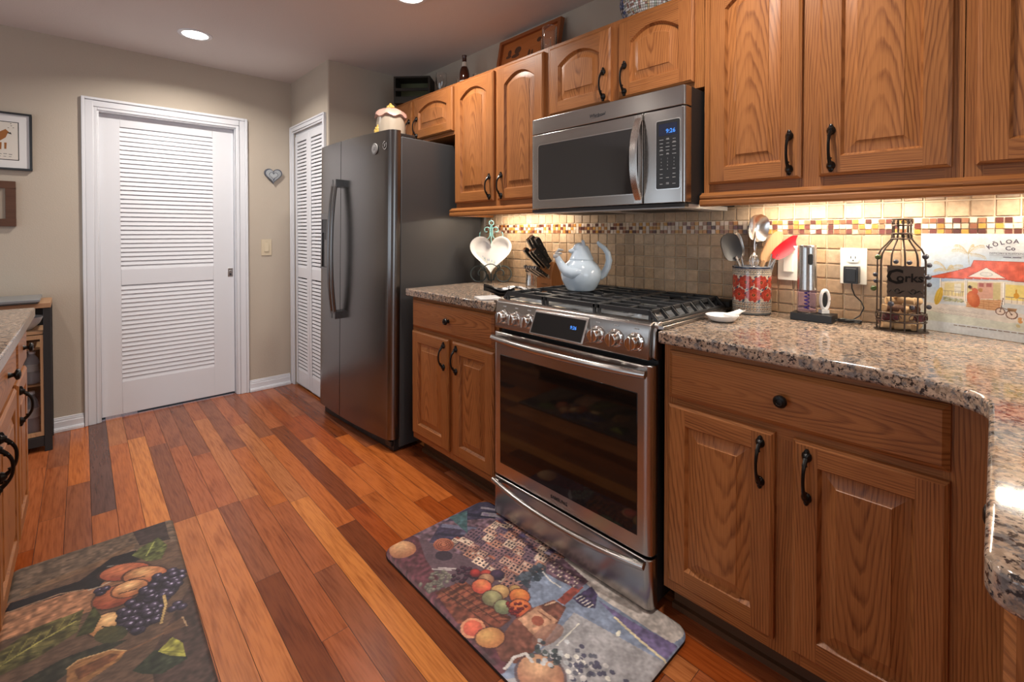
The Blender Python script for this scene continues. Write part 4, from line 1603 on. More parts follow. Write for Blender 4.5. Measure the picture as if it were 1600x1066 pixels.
def place_mat(art, name, cx, cy, rot, hx, hy, rad, h=0.014):
    ca, sa = math.cos(rot), math.sin(rot)

    def rnd(x, y, inset=0.0):
        d = max(0.0, abs(y) - (hy - rad))
        lim = hx - rad + math.sqrt(max(0.0, rad * rad - d * d)) if d > 0 else hx
        return x * (lim / hx)

    def top(x, y):
        xx = rnd(x, y)
        e = min(hx - abs(x), hy - abs(y))
        z = h - (0.004 * (1 - min(1, e / 0.012)) ** 2)
        return (cx + xx * ca - y * sa, cy + xx * sa + y * ca, z)

    def low(x, y):
        p = top(x, y)
        return (p[0], p[1], 0.001)
    return art.sheet(name, top, ['printed_mat', 'black_matte'], None, low)


# mat in front of the range: still life above a harbour
a = Art(-0.488, 0.488, -0.257, 0.257, 0.0027, (96, 76, 84), 5)
a.poly([(-0.49, -0.26), (-0.49, -0.10), (-0.33, -0.16), (-0.1, -0.2), (0.15, -0.17), (0.25, -0.26)], (92, 52, 60), 1, 0.3)
a.poly([(-0.06, 0.26), (0.49, 0.26), (0.49, -0.26), (0.22, -0.26), (0.14, -0.14), (0.0, 0.06)], (128, 138, 158), 1, 0.1)
a.poly([(0.20, 0.05), (0.49, 0.10), (0.49, -0.26), (0.24, -0.26)], (168, 162, 160), 0.85, 0.08)
a.poly([(0.01, 0.21), (0.22, 0.16), (0.47, 0.17), (0.49, 0.26), (0.0, 0.26)], (196, 186, 178), 1, 0.12)
a.poly([(0.223, 0.146), (0.302, 0.150), (0.367, 0.156), (0.485, 0.176), (0.485, 0.112), (0.415, 0.113), (0.333, 0.122)], (112, 100, 136), 1, 0.2)
a.line([(0.30, 0.128), (0.34, 0.121), (0.40, 0.112), (0.485, 0.104)], 0.008, (215, 200, 165))
a.poly([(-0.49, 0.26), (-0.40, 0.258), (0.016, 0.235), (0.02, 0.133), (-0.059, 0.033), (-0.144, -0.027), (-0.276, -0.057), (-0.488, -0.124)], (104, 82, 92), 1, 0.4)
rs_ = random.Random(4)
vc = [(186, 148, 130), (162, 116, 104), (206, 178, 156), (134, 100, 102), (176, 128, 108), (112, 88, 98), (148, 112, 104)]
a.poly([(-0.47, 0.02), (-0.30, 0.26), (-0.49, 0.26)], (58, 54, 74), 1, 0.2)
a.poly([(-0.40, -0.10), (-0.22, 0.06), (-0.30, 0.14), (-0.47, 0.0)], (66, 58, 78), 1, 0.25)
for (x, y, l, w_) in ((-0.45, -0.01, 0.15, 0.018), (-0.42, -0.05, 0.17, 0.012), (-0.46, 0.10, 0.12, 0.016), (-0.40, 0.16, 0.10, 0.02), (-0.44, 0.19, 0.08, 0.012), (-0.36, 0.02, 0.10, 0.010)):
    a.poly([(x, y), (x + l, y + l * 0.75), (x + l - w_ * 0.8, y + l * 0.75 + w_), (x - w_ * 0.8, y + w_)], rs_.choice([(36, 36, 54), (104, 104, 124), (44, 42, 60), (140, 132, 140)]), 0.95)
row = 0
y = -0.045
while y < 0.235:
    x = -0.33 + 0.35 * max(0, y - 0.05) + rs_.uniform(-0.02, 0.0)
    while x < 0.005:
        w, h = rs_.uniform(0.030, 0.062), rs_.uniform(0.026, 0.044)
        c = rs_.choice(vc)
        sk = 0.22
        P = lambda u, v: (x + u * w - v * h * 0.25, y + v * h + sk * u * w)
        a.poly([P(0, 0), P(1, 0), P(1, 1), P(0, 1)], c, 1, 0.15)
        a.poly([P(-0.05, 1), P(1.05, 1), P(0.9, 1.32), P(0.1, 1.32)], rs_.choice([(140, 78, 66), (96, 70, 80), (166, 100, 78)]), 1, 0.15)
        for k in range(3):
            for j in range(2):
                u0, v0 = 0.14 + 0.29 * k, 0.16 + 0.42 * j
                a.poly([P(u0, v0), P(u0 + 0.15, v0), P(u0 + 0.15, v0 + 0.26), P(u0, v0 + 0.26)], (50, 42, 58) if rs_.random() < 0.93 else (200, 184, 168))
        a.line([P(1, 0), P(1, 1)], 0.004, (64, 52, 66))
        x += w * rs_.uniform(0.95, 1.25)
    y += 0.036
for i in range(30):
    x, y = rs_.uniform(-0.40, 0.0), rs_.uniform(0.17, 0.25)
    a.ell(x, y, 0.014, 0.007, 0.3, rs_.choice([(84, 70, 104), (58, 50, 80), (110, 96, 120), (150, 140, 160)]), None, 0.85)
a.poly([(-0.485, 0.054), (-0.467, 0.138), (-0.345, 0.045)], (66, 92, 96), 1, 0.2)
a.poly([(-0.372, 0.235), (-0.352, 0.243), (-0.345, 0.222), (-0.368, 0.216)], (206, 112, 70))
for i in range(40):
    a.ell(rs_.uniform(-0.03, 0.02), rs_.uniform(0.02, 0.13), 0.012, 0.010, 0, rs_.choice([(64, 72, 84), (90, 98, 108), (50, 58, 66)]), None, 0.8)
a.ell(-0.440, -0.195, 0.056, 0.046, 0.4, (226, 176, 128), (150, 98, 70))
a.ell(-0.352, -0.064, 0.042, 0.036, 0.3, (196, 126, 94), (140, 78, 62))
for k in range(3):
    t = [(-0.352 + (0.034 - 0.010 * k) * math.cos(q / 8 * 6.3), -0.064 + (0.028 - 0.008 * k) * math.sin(q / 8 * 6.3)) for q in range(9)]
    a.line(t, 0.004, (104, 56, 48))
a.ell(-0.300, -0.100, 0.034, 0.026, 0.5, (54, 44, 54))
for (x, y) in ((-0.27, -0.17), (-0.26, -0.15), (-0.25, -0.185)):
    a.line([(x, y), (x + 0.05, y + 0.045)], 0.006, (208, 196, 190), 0.8)
for i in range(46):
    a.ell(-0.205 + rs_.gauss(0, 0.026), -0.182 + rs_.gauss(0, 0.026), 0.0085, 0.0085, 0, (138, 132, 116), (84, 78, 74))
a.poly([(-0.170, -0.225), (-0.150, -0.120), (0.00, -0.115), (0.082, -0.110), (0.085, -0.160), (-0.02, -0.246)], (112, 62, 48), 1, 0.4)
for k in range(9):
    x = -0.15 + 0.026 * k
    a.line([(x, -0.235 + 0.012 * k), (x + 0.012, -0.125)], 0.005, (150, 92, 68), 0.8)
    a.line([(x + 0.010, -0.235 + 0.012 * k), (x + 0.022, -0.125)], 0.003, (64, 34, 32), 0.8)
for y in (-0.150, -0.178, -0.205):
    a.line([(-0.16, y), (0.07, y + 0.03)], 0.004, (70, 40, 34), 0.8)
for i in range(34):
    a.ell(-0.165 + rs_.gauss(0, 0.020), -0.100 + rs_.gauss(0, 0.022), 0.009, 0.009, 0, (84, 46, 62), (34, 24, 38))
for (x, y, r, c, d) in ((-0.150, -0.070, 0.020, (188, 66, 60), (112, 36, 40)), (-0.120, -0.045, 0.022, (196, 80, 66), (120, 42, 44)), (-0.09, -0.02, 0.026, (84, 62, 84), (44, 34, 52)),
                        (-0.100, -0.062, 0.028, (190, 150, 116), (130, 84, 68)), (-0.086, -0.094, 0.034, (240, 150, 96), (190, 78, 62)), (-0.025, -0.064, 0.032, (214, 176, 116), (150, 112, 76)), (0.002, -0.020, 0.020, (206, 168, 108), (150, 108, 72)),
                        (0.034, -0.030, 0.034, (238, 156, 84), (186, 92, 54)), (-0.022, -0.102, 0.034, (178, 170, 122), (112, 106, 80)), (0.030, -0.100, 0.030, (168, 168, 122), (100, 104, 80)), (0.070, -0.062, 0.036, (236, 140, 80), (186, 84, 54))):
    a.ell(x, y, r, r * 0.92, 0, c, d, 1, (70, 40, 40))
for i in range(26):
    a.ell(0.062 + rs_.gauss(0, 0.016), -0.080 + rs_.gauss(0, 0.014), 0.0065, 0.0065, 0, (150, 52, 48), (70, 24, 30))
a.poly([(0.118, -0.215), (0.092, -0.110), (0.096, -0.040), (0.122, 0.042), (0.170, 0.047), (0.198, -0.036), (0.212, -0.120), (0.206, -0.206), (0.172, -0.232)], (118, 74, 62), 1, 0.25)
a.poly([(0.129, 0.046), (0.127, 0.159), (0.154, 0.156), (0.161, 0.050)], (146, 72, 62), 1, 0.2)
a.poly([(0.098, -0.098), (0.104, -0.016), (0.186, -0.012), (0.198, -0.108)], (186, 140, 112), 1, 0.2)
a.ell(0.144, -0.058, 0.020, 0.018, 0, (150, 84, 66))
a.line([(0.118, -0.03), (0.170, -0.026)], 0.004, (120, 74, 62))
a.line([(0.118, 0.005), (0.130, 0.038)], 0.006, (206, 168, 140))
a.ell(0.200, -0.072, 0.030, 0.056, -0.15, (170, 130, 110), (136, 96, 84), 0.75)
a.line([(0.243, -0.080), (0.238, 0.026)], 0.004, (226, 220, 206))
a.ell(0.028, -0.222, 0.040, 0.036, 0, (222, 150, 112))
a.ell(0.028, -0.222, 0.031, 0.028, 0, (238, 120, 90), (200, 92, 74))
a.ell(0.090, -0.205, 0.042, 0.036, 0.9, (232, 180, 112), (180, 118, 74), 1, (80, 46, 42))
a.poly([(-0.013, 0.153), (0.013, 0.213), (0.150, 0.190), (0.150, 0.135), (0.07, 0.118), (0.02, 0.112)], (108, 82, 94), 1, 0.3)
for k in range(11):
    for j in range(3):
        a.ell(0.008 + 0.012 * k, 0.136 + 0.018 * j + 0.0 * k, 0.003, 0.005, 0, (206, 186, 168) if (k + j) % 3 else (48, 40, 56))
a.poly([(0.160, 0.090), (0.170, 0.180), (0.205, 0.165), (0.236, 0.112), (0.205, 0.088)], (62, 52, 78), 1, 0.4)
for k in range(5):
    a.line([(0.17 + 0.012 * k, 0.098), (0.174 + 0.012 * k, 0.120)], 0.004, (206, 196, 186))
a.line([(0.01, 0.108), (0.06, 0.096), (0.10, 0.100)], 0.006, (204, 200, 196))
a.ell(0.341, 0.086, 0.006, 0.012, 0.3, (232, 226, 206))
a.ell(0.272, -0.180, 0.066, 0.056, 0.2, (224, 180, 140), (168, 116, 92), 1, (88, 64, 66))
a.line([(0.20, -0.24), (0.185, -0.20), (0.20, -0.165), (0.23, -0.17)], 0.009, (214, 206, 200))
for i in range(60):
    x, y = 0.36 + rs_.gauss(0, 0.048), -0.085 + rs_.gauss(0, 0.040)
    a.ell(x, y, 0.008, 0.007, 0, rs_.choice([(214, 208, 204), (232, 226, 214), (74, 72, 92), (92, 92, 104)]), None, 0.9)
for i in range(30):
    a.ell(0.24 + rs_.gauss(0, 0.03), -0.115 + rs_.gauss(0, 0.02), 0.008, 0.007, 0, rs_.choice([(84, 92, 92), (196, 198, 200), (60, 66, 72)]), None, 0.9)
a.grain(0.03, 0.10)
a.grain(0.007, 0.09)
tag(place_mat(a, 'floor_mat', 0.003, -0.873, 0.0, 0.488, 0.257, 0.055), 'cushioned kitchen mat with wine bottle and harbour print, before the range', 'mat')

# mat with fruit print in front of the opposite counter
a = Art(-0.50, 0.50, -0.232, 0.232, 0.0027, (96, 74, 60), 9)
a.poly([(-0.5, -0.232), (-0.5, 0.232), (-0.31, 0.232), (-0.36, 0.02), (-0.28, -0.232)], (104, 86, 72), 1, 0.25)
a.poly([(-0.30, -0.232), (-0.24, 0.0), (-0.20, 0.06), (-0.06, 0.06), (-0.10, -0.232)], (164, 116, 86), 0.95, 0.25)
a.poly([(-0.34, -0.2), (-0.36, 0.0), (-0.40, 0.1), (-0.37, 0.1), (-0.32, -0.0), (-0.31, -0.2)], (140, 104, 74), 0.5, 0.2)
a.poly([(-0.5, 0.10), (-0.5, 0.205), (-0.336, 0.208), (-0.369, 0.116)], (58, 46, 44), 1, 0.2)
a.poly([(0.26, 0.10), (0.5, 0.10), (0.5, 0.232), (0.0, 0.232), (0.1, 0.18)], (70, 52, 46), 1, 0.25)
a.poly([(-0.256, -0.232), (-0.290, -0.222), (-0.272, -0.053), (-0.353, 0.034), (-0.345, 0.103), (-0.27, 0.111), (-0.25, 0.03), (-0.185, -0.006), (-0.219, -0.06), (-0.240, -0.218)], (32, 27, 30), 1, 0.2)
a.line([(-0.240, -0.225), (-0.236, -0.102), (-0.210, -0.045)], 0.006, (150, 122, 98))
a.line([(-0.195, -0.03), (-0.19, 0.0), (-0.2, 0.03)], 0.007, (190, 176, 158), 0.8)
a.line([(-0.30, 0.02), (-0.285, 0.05)], 0.004, (150, 146, 140))
a.poly([(-0.317, 0.089), (-0.35, 0.115), (-0.382, 0.174), (-0.30, 0.196), (-0.221, 0.170), (-0.237, 0.131)], (84, 88, 50), 1, 0.4)
a.line([(-0.36, 0.16), (-0.28, 0.13)], 0.004, (166, 170, 96))
for (x, y, aa, bb, rt_, c, d) in ((-0.226, 0.066, 0.078, 0.045, 0.9, (222, 138, 96), (150, 74, 54)), (-0.160, 0.118, 0.070, 0.042, 0.8, (226, 178, 122), (164, 92, 62)),
                                (-0.100, 0.034, 0.062, 0.052, 0.5, (206, 124, 84), (136, 66, 46)), (-0.112, 0.074, 0.052, 0.040, 0.8, (232, 190, 136), (176, 108, 70)), (0.028, 0.012, 0.056, 0.042, 0.3, (234, 194, 138), (176, 122, 78))):
    a.ell(x, y, aa, bb, rt_, c, d, 1, (62, 42, 36))
for p in ([(-0.165, 0.075), (-0.150, 0.115)], [(-0.105, 0.045), (-0.095, 0.090)], [(0.03, 0.0), (0.055, 0.02)]):
    a.line(p, 0.005, (52, 32, 28))
gp = [(0.026, 0.030), (-0.019, 0.055), (-0.066, 0.100), (-0.126, 0.140), (-0.125, 0.202), (-0.067, 0.225), (0.006, 0.196), (0.034, 0.154), (0.12, 0.125), (0.13, 0.085), (0.09, 0.045)]
a.poly(gp, (40, 33, 42))


def inside(p, poly):
    c = False
    for i in range(len(poly)):
        (x1, y1), (x2, y2) = poly[i], poly[(i + 1) % len(poly)]
        if (y1 > p[1]) != (y2 > p[1]) and p[0] < (x2 - x1) * (p[1] - y1) / (y2 - y1) + x1:
            c = not c
    return c


n = 0
while n < 74:
    p = (rs_.uniform(-0.13, 0.13), rs_.uniform(0.03, 0.22))
    if inside(p, gp):
        a.ell(p[0], p[1], 0.0165, 0.0145, 0.4, (92, 82, 104), (36, 29, 42), 1, (22, 18, 26))
        a.ell(p[0] - 0.004, p[1] + 0.004, 0.0045, 0.0035, 0.4, (168, 158, 184))
        n += 1
for p in ((0.075, 0.185), (0.10, 0.195), (0.09, 0.170), (-0.17, -0.005), (-0.15, 0.0), (-0.165, 0.012)):
    a.ell(p[0], p[1], 0.015, 0.013, 0.4, (84, 74, 98), (36, 29, 42), 1, (22, 18, 26))
    a.ell(p[0] - 0.004, p[1] + 0.004, 0.004, 0.003, 0, (160, 150, 176))
a.line([(0.003, 0.156), (0.057, 0.156), (0.134, 0.137)], 0.007, (190, 160, 106))
a.poly([(0.14, -0.232), (0.10, -0.082), (0.113, 0.004), (0.142, 0.057), (0.155, 0.012), (0.16, -0.056), (0.22, -0.15), (0.26, -0.232)], (46, 46, 36), 1, 0.3)
a.poly([(-0.04, -0.232), (-0.10, -0.154), (-0.095, -0.042), (0.007, -0.055), (0.05, -0.14), (0.06, -0.232)], (86, 80, 48), 1, 0.4)
a.line([(0.02, -0.22), (-0.02, -0.14), (-0.05, -0.06)], 0.006, (158, 150, 84))
for k in range(6):
    a.line([(0.015 - 0.011 * k, -0.21 + 0.026 * k), (-0.05 - 0.008 * k, -0.19 + 0.026 * k)], 0.003, (140, 132, 70), 0.7)
    a.line([(0.015 - 0.011 * k, -0.21 + 0.026 * k), (0.04 - 0.011 * k, -0.16 + 0.026 * k)], 0.003, (60, 64, 34), 0.7)
a.poly([(0.03, -0.06), (-0.092, -0.018), (-0.024, 0.0), (0.04, -0.02)], (66, 68, 40), 1, 0.4)
a.ell(0.085, 0.02, 0.05, 0.03, 0.6, (62, 64, 40), None, 0.9)
a.poly([(0.151, -0.075), (0.136, -0.052), (0.155, 0.020), (0.186, 0.050), (0.213, 0.036), (0.242, -0.040), (0.222, -0.075)], (150, 106, 66), 1, 0.2)
a.poly([(0.168, -0.06), (0.168, 0.015), (0.188, 0.036), (0.203, 0.026), (0.218, -0.05)], (110, 68, 44), 0.9, 0.2)
a.line([(0.151, -0.075), (0.136, -0.052), (0.155, 0.020), (0.186, 0.050)], 0.004, (196, 160, 112))
a.line([(0.190, 0.050), (0.190, 0.101), (0.183, 0.145)], 0.006, (120, 84, 60))
a.poly([(0.165, 0.140), (0.150, 0.190), (0.20, 0.195), (0.195, 0.140)], (104, 76, 58), 0.9, 0.2)
a.line([(0.150, 0.190), (0.20, 0.195)], 0.004, (170, 140, 106))
a.poly([(0.28, 0.060), (0.24, 0.110), (0.27, 0.17), (0.335, 0.180), (0.345, 0.120), (0.31, 0.08)], (44, 50, 36), 1, 0.4)
a.poly([(0.251, 0.119), (0.220, 0.156), (0.265, 0.178), (0.325, 0.177), (0.29, 0.143)], (156, 152, 70), 1, 0.3)
a.line([(0.255, 0.125), (0.30, 0.170)], 0.003, (90, 92, 44))
a.grain(0.03, 0.12)
a.grain(0.006, 0.16, 2.0)
m1o = (-1.281 + 0.5 * math.cos(R(-1.4)), -1.907 + 0.5 * math.sin(R(-1.4)))
tag(place_mat(a, 'floor_mat', m1o[0], m1o[1], R(-1.4), 0.50, 0.232, 0.02, 0.012), 'dark kitchen mat printed with grapes, peaches and a wine bottle', 'mat')

# ================================================================== things on the far wall
FW = ((XF, 0, 0), (0, 1, 0), (-1, 0, 0))


def heart(n=48, s=1.0):
    o = []
    for k in range(n):
        t = 2 * PI * k / n
        o.append((s * 16 * math.sin(t) ** 3 / 32, s * (13 * math.cos(t) - 5 * math.cos(2 * t) - 2 * math.cos(3 * t) - math.cos(4 * t) + 2.5) / 32))
    return o


def picture(label, y1, z0, z1, w, fw, m_frame, m_mat, inner=None):
    r = thing('framed_picture', label, 'picture', (XF + 0.012, y1 - w / 2, z0))
    y0 = y1 - w
    b = B(FW)
    for (p, q, r_, s_) in ((y0, y1, z0, z0 + fw), (y0, y1, z1 - fw, z1), (y0, y0 + fw, z0 + fw, z1 - fw), (y1 - fw, y1, z0 + fw, z1 - fw)):
        b.box(p, q, -0.022, -0.001, r_, s_, 0, 'x')
    obj('frame', b, m_frame, r, bevel=0.0015)
    b = B(FW)
    b.box(y0 + fw, y1 - fw, -0.012, -0.003, z0 + fw, z1 - fw)
    obj('mat_board', b, m_mat, r)
    return r


pr1 = picture('black-framed print of a small brown animal on white mat, beside the louvered door', -2.136, 1.579, 1.912, 0.43, 0.011, 'black_plastic', 'mat_board')
b = B(FW)
b.box(-2.510, -2.194, -0.0128, -0.011, 1.640, 1.854)
b.box(-2.514, -2.190, -0.0124, -0.011, 1.636, 1.858, 1)
cx, cz = -2.255, 1.745
br, dk = 2, 1
yy = -0.0133
b.prism([(cx - 0.085, cz - 0.015), (cx - 0.02, cz - 0.01), (cx + 0.012, cz + 0.020), (cx + 0.020, cz + 0.045), (cx + 0.034, cz + 0.042), (cx + 0.012, cz + 0.068), (cx - 0.012, cz + 0.050), (cx - 0.04, cz + 0.025), (cx - 0.09, cz + 0.02)], yy, -0.0125, 'y', br)
for dx, dz in ((-0.075, -0.05), (-0.055, -0.052), (-0.01, -0.05), (0.010, -0.046)):
    b.prism([(cx + dx - 0.004, cz - 0.01), (cx + dx + 0.006, cz - 0.01), (cx + dx + 0.004, cz + dz), (cx + dx - 0.004, cz + dz)], yy, -0.0125, 'y', br)
b.prism([(cx + 0.016, cz + 0.046), (cx + 0.036, cz + 0.040), (cx + 0.032, cz + 0.052)], yy - 0.0003, -0.0125, 'y', dk)
for i in range(9):
    x = -2.40 + 0.021 * i
    b.box(x, x + 0.014, yy, -0.0125, 1.668 + 0.002 * (i % 2), 1.6705 + 0.002 * (i % 2), dk)
    if i > 4:
        b.box(x, x + 0.011, yy, -0.0125, 1.655, 1.657, dk)
for (dx, dz) in ((0.02, 0.075), (0.032, 0.088), (0.040, 0.078), (0.03, 0.10)):
    b.box(cx + dx, cx + dx + 0.006, yy, -0.0125, cz + dz, cz + dz + 0.0025, dk)
NT_ = simple('fox_brown', (0.32, 0.12, 0.03), 0.8)
obj('print', b, ['art_paper', 'slot_dark', 'fox_brown'], pr1)
pr2 = picture('brown wooden picture frame with taupe mat, below the black-framed print', -2.206, 1.253, 1.514, 0.33, 0.042, 'frame_wood', 'taupe_paper')

h = thing('wall_heart', 'small grey carved heart hanging between the two louvered doors', 'ornament', (XF + 0.008, -0.811, 1.59))
b = B(((XF, -0.811, 1.655), (0, 1, 0), (-1, 0, 0)))
b.prism([(x, z) for x, z in heart(48, 0.128)], -0.020, -0.001, 'y')
obj('backing', b, 'heart_dark', h, bevel=0.004)
b = B(((XF, -0.811, 1.655), (0, 1, 0), (-1, 0, 0)))
b.prism([(x, z) for x, z in heart(48, 0.108)], -0.0235, -0.018, 'y', 0)
for s, n in ((0.064, 26), (0.09, 34)):
    for k, (x, z) in enumerate(heart(n, s)):
        b.ball((x, -0.0235, z), 0.0034 if s < 0.08 else 0.0022, 1, n=6)
b.prism([(x, z) for x, z in heart(32, 0.045)], -0.0265, -0.022, 'y', 0)
obj('carved_face', b, ['heart_grey', 'heart_dark'], h, bevel=0.001)


def switch(label, fr, x0, x1, z0, z1, mat):
    r = thing('light_switch', label, 'switch', B(fr).T(((x0 + x1) / 2, -0.004, z0)))
    b = B(fr)
    b.box(x0, x1, -0.006, -0.0005, z0, z1)
    for z in (z0 + 0.014, z1 - 0.014):
        b.lathe([(0.0028, 0), (0.0022, -0.0012), (1e-7, -0.0013)], ((x0 + x1) / 2, -0.006, z), 10, axis='y')
    obj('plate', b, mat, r, bevel=0.002)
    b = B(fr)
    cx, cz = (x0 + x1) / 2, (z0 + z1) / 2
    b.box(cx - 0.017, cx + 0.017, -0.0075, -0.005, cz - 0.034, cz + 0.034)
    b.mesh([(cx - 0.0155, -0.0075, cz - 0.032), (cx + 0.0155, -0.0075, cz - 0.032), (cx + 0.0155, -0.0075, cz + 0.032), (cx - 0.0155, -0.0075, cz + 0.032),
            (cx - 0.0155, -0.0125, cz - 0.032), (cx + 0.0155, -0.0125, cz - 0.032), (cx + 0.0155, -0.0082, cz + 0.032), (cx - 0.0155, -0.0082, cz + 0.032)],
           [(4, 5, 6, 7), (0, 1, 5, 4), (1, 2, 6, 5), (2, 3, 7, 6), (3, 0, 4, 7)])
    obj('rocker', b, mat, r, bevel=0.0008)


switch('ivory rocker switch on the taupe wall below the grey heart', FW, -0.898, -0.825, 1.039, 1.163, 'ivory_plastic')
FT = ((0, -0.0078, 0), (1, 0, 0), (0, 1, 0))
switch('white rocker switch on the tiles behind the wine opener', FT, 0.529, 0.602, 1.040, 1.169, 'plate_plastic')
r = thing('wall_outlet', 'white double outlet on the tiles with a black charger plugged in', 'outlet', (0.766, -0.012, 1.04))
b = B(FT)
b.box(0.728, 0.804, -0.006, -0.0005, 1.041, 1.165)
obj('plate', b, 'plate_plastic', r, bevel=0.002)
for zc in (1.130, 1.078):
    b = B(FT)
    b.prism([(0.766 + 0.0175 * math.cos(t) if abs(math.cos(t)) < 0.99 else 0.766 + 0.0175 * math.cos(t), zc + max(-0.0135, min(0.0135, 0.0175 * math.sin(t)))) for t in [2 * PI * k / 28 for k in range(28)]], -0.0085, -0.005, 'y')
    for dx in (-0.0065, 0.0065):
        b.box(0.766 + dx - 0.0012, 0.766 + dx + 0.0012, -0.0088, -0.006, zc - 0.001, zc + 0.0075, 1)
    b.lathe([(0.0024, -0.0088), (1e-7, -0.0088)], (0.766, 0, zc - 0.0075), 10, 1, axis='y')
    obj('receptacle', b, ['plate_plastic', 'slot_dark'], r)

# ================================================================== left counter: heart dish, jar, knives, mitt, tile
def scroll(cx, cz, r0, r1, a0, a1, n=22, y=0.0):
    return [(cx + (r0 + (r1 - r0) * k / n) * math.cos(R(a0 + (a1 - a0) * k / n)), y, cz + (r0 + (r1 - r0) * k / n) * math.sin(R(a0 + (a1 - a0) * k / n))) for k in range(n + 1)]


fo = FCam((-1.048, -0.098, 0.914), 0)
st = thing('plate_stand', 'scrolled iron plate stand, teal at the top, in the counter corner', 'stand', fo[0])
b = B(fo)
for s in (-1, 1):
    b.tube([(s * p[0], -0.02, p[2]) for p in scroll(0.075, 0.052, 0.0475, 0.0475, 150, -180, 30)] + [(s * p[0], -0.02, p[2]) for p in scroll(0.060, 0.052, 0.0325, 0.014, -180, -400, 20)], 0.0042, 8)
    b.tube([(s * x, y, z) for x, y, z in ((0.016, -0.015, 0.012), (0.030, -0.035, 0.07), (0.052, -0.075, 0.088), (0.058, -0.09, 0.10), (0.050, -0.093, 0.112), (0.040, -0.092, 0.104))], 0.0034, 8)
b.tube([(x, -0.080, 0.088 + 0.028 * math.cos(x / 0.055 * PI / 2)) for x in [-0.055 + 0.011 * k for k in range(11)]], 0.0034, 8)
b.tube([(-0.02, -0.02, 0.05), (-0.012, 0.0, 0.012), (0.012, 0.0, 0.012), (0.02, -0.02, 0.05)], 0.0034, 8)
b.tube([(0, 0.005, 0.004), (0, 0.055, 0.004)], 0.0034, 8)
b.tube([(0, 0.0, 0.003), (0, 0.005, 0.08)], 0.0036, 8)
obj('base', b, 'grey_iron', st, smooth=60)
b = B(fo)
b.tube([(0, 0.0, 0.08), (0, 0.008, 0.20), (0, 0.014, 0.320), (0, 0.015, 0.345)], 0.0036, 8)
b.tube(scroll(0.0, 0.362, 0.014, 0.014, 0, 360, 24, 0.015), 0.0032, 8)
for s in (-1, 1):
    b.tube([(s * p[0], 0.012, p[2]) for p in ([(0.004, 0, 0.28)] + scroll(0.028, 0.318, 0.022, 0.010, 205, -110, 26))], 0.0032, 8)
    b.tube([(s * p[0], 0.010, p[2]) for p in ([(0.003, 0, 0.345), (0.008, 0, 0.32)] + scroll(0.044, 0.290, 0.036, 0.026, 170, 400, 26))], 0.0032, 8)
    b.tube([(s * p[0], 0.008, p[2]) for p in scroll(0.078, 0.232, 0.040, 0.030, 150, -30, 20)], 0.0032, 8)
obj('back', b, 'teal_iron', st, smooth=60)


def tilt(p, a=R(9), z0=0.06):
    y, z = p[1], p[2] - z0
    return (p[0], y * math.cos(a) + z * math.sin(a), z0 + z * math.cos(a) - y * math.sin(a))


b = B(fo)
HN = 64
hb = heart(HN, 1.0)
zc = 0.158


def hl(s, y):
    return [tilt((x * s, y, zc + z * s)) for x, z in hb]


L = [hl(0.205, -0.035), hl(0.225, -0.045), hl(0.248, -0.070), hl(0.252, -0.073), hl(0.250, -0.076), hl(0.232, -0.074), hl(0.205, -0.054), hl(0.190, -0.046)]
vs = [p for lp in L for p in lp]
fs = [(i * HN + k, i * HN + (k + 1) % HN, (i + 1) * HN + (k + 1) % HN, (i + 1) * HN + k) for i in range(len(L) - 1) for k in range(HN)]
b.mesh(vs, fs)
for lp in (L[0], L[-1]):
    c = tuple(sum(p[i] for p in lp) / HN for i in range(3))
    b.mesh(lp + [c], [(k, (k + 1) % HN, HN) for k in range(HN)])
rp = random.Random(2)
for i in range(16):
    x, z = -0.055 + 0.0075 * i + rp.uniform(-0.006, 0.006), zc - 0.015 - 0.0036 * i + rp.uniform(-0.008, 0.008)
    w, l = rp.uniform(0.002, 0.004), rp.uniform(0.010, 0.020)
    b.poly([tilt(q) for q in ((x - w, -0.0475, z), (x, -0.0475, z - l * 0.3), (x + w, -0.0475, z), (x + 0.3 * w, -0.0475, z + l))], 1 + i % 2)
simple('paint_blue', (0.36, 0.45, 0.58), 0.3)
simple('paint_green', (0.62, 0.70, 0.58), 0.3)
tag(obj('heart_dish', b, ['white_ceramic', 'paint_blue', 'paint_green'], smooth=50), 'white heart-shaped dish held upright on the scrolled iron stand', 'dish')

fo = FCam((-0.735, -0.062, 0.914))
r = thing('shaker_jar', 'small ribbed steel jar with a dark rim beside the knife block', 'jar', fo[0])
b = B(fo)
n_ = 40
prof = [(0.032, 0), (0.034, 0.004), (0.034, 0.025), (0.029, 0.055), (0.031, 0.072), (0.034, 0.082)]
vs, fs = [], []
for (rad, z) in prof:
    for k in range(n_):
        q = rad * (1 + (0.035 if k % 4 < 2 else -0.02))
        vs.append((q * math.cos(2 * PI * k / n_), q * math.sin(2 * PI * k / n_), z))
fs = [(i * n_ + k, i * n_ + (k + 1) % n_, (i + 1) * n_ + (k + 1) % n_, (i + 1) * n_ + k) for i in range(len(prof) - 1) for k in range(n_)] + [tuple(range(n_))[::-1], tuple(range((len(prof) - 1) * n_, len(prof) * n_))]
b.mesh(vs, fs)
obj('jar_body', b, 'stainless_v', r, smooth=25)
b = B(fo)
b.lathe([(0.0345, 0.080), (0.0365, 0.083), (0.0365, 0.094), (0.034, 0.096), (1e-7, 0.096)], n=32)
obj('lid', b, 'black_plastic', r)

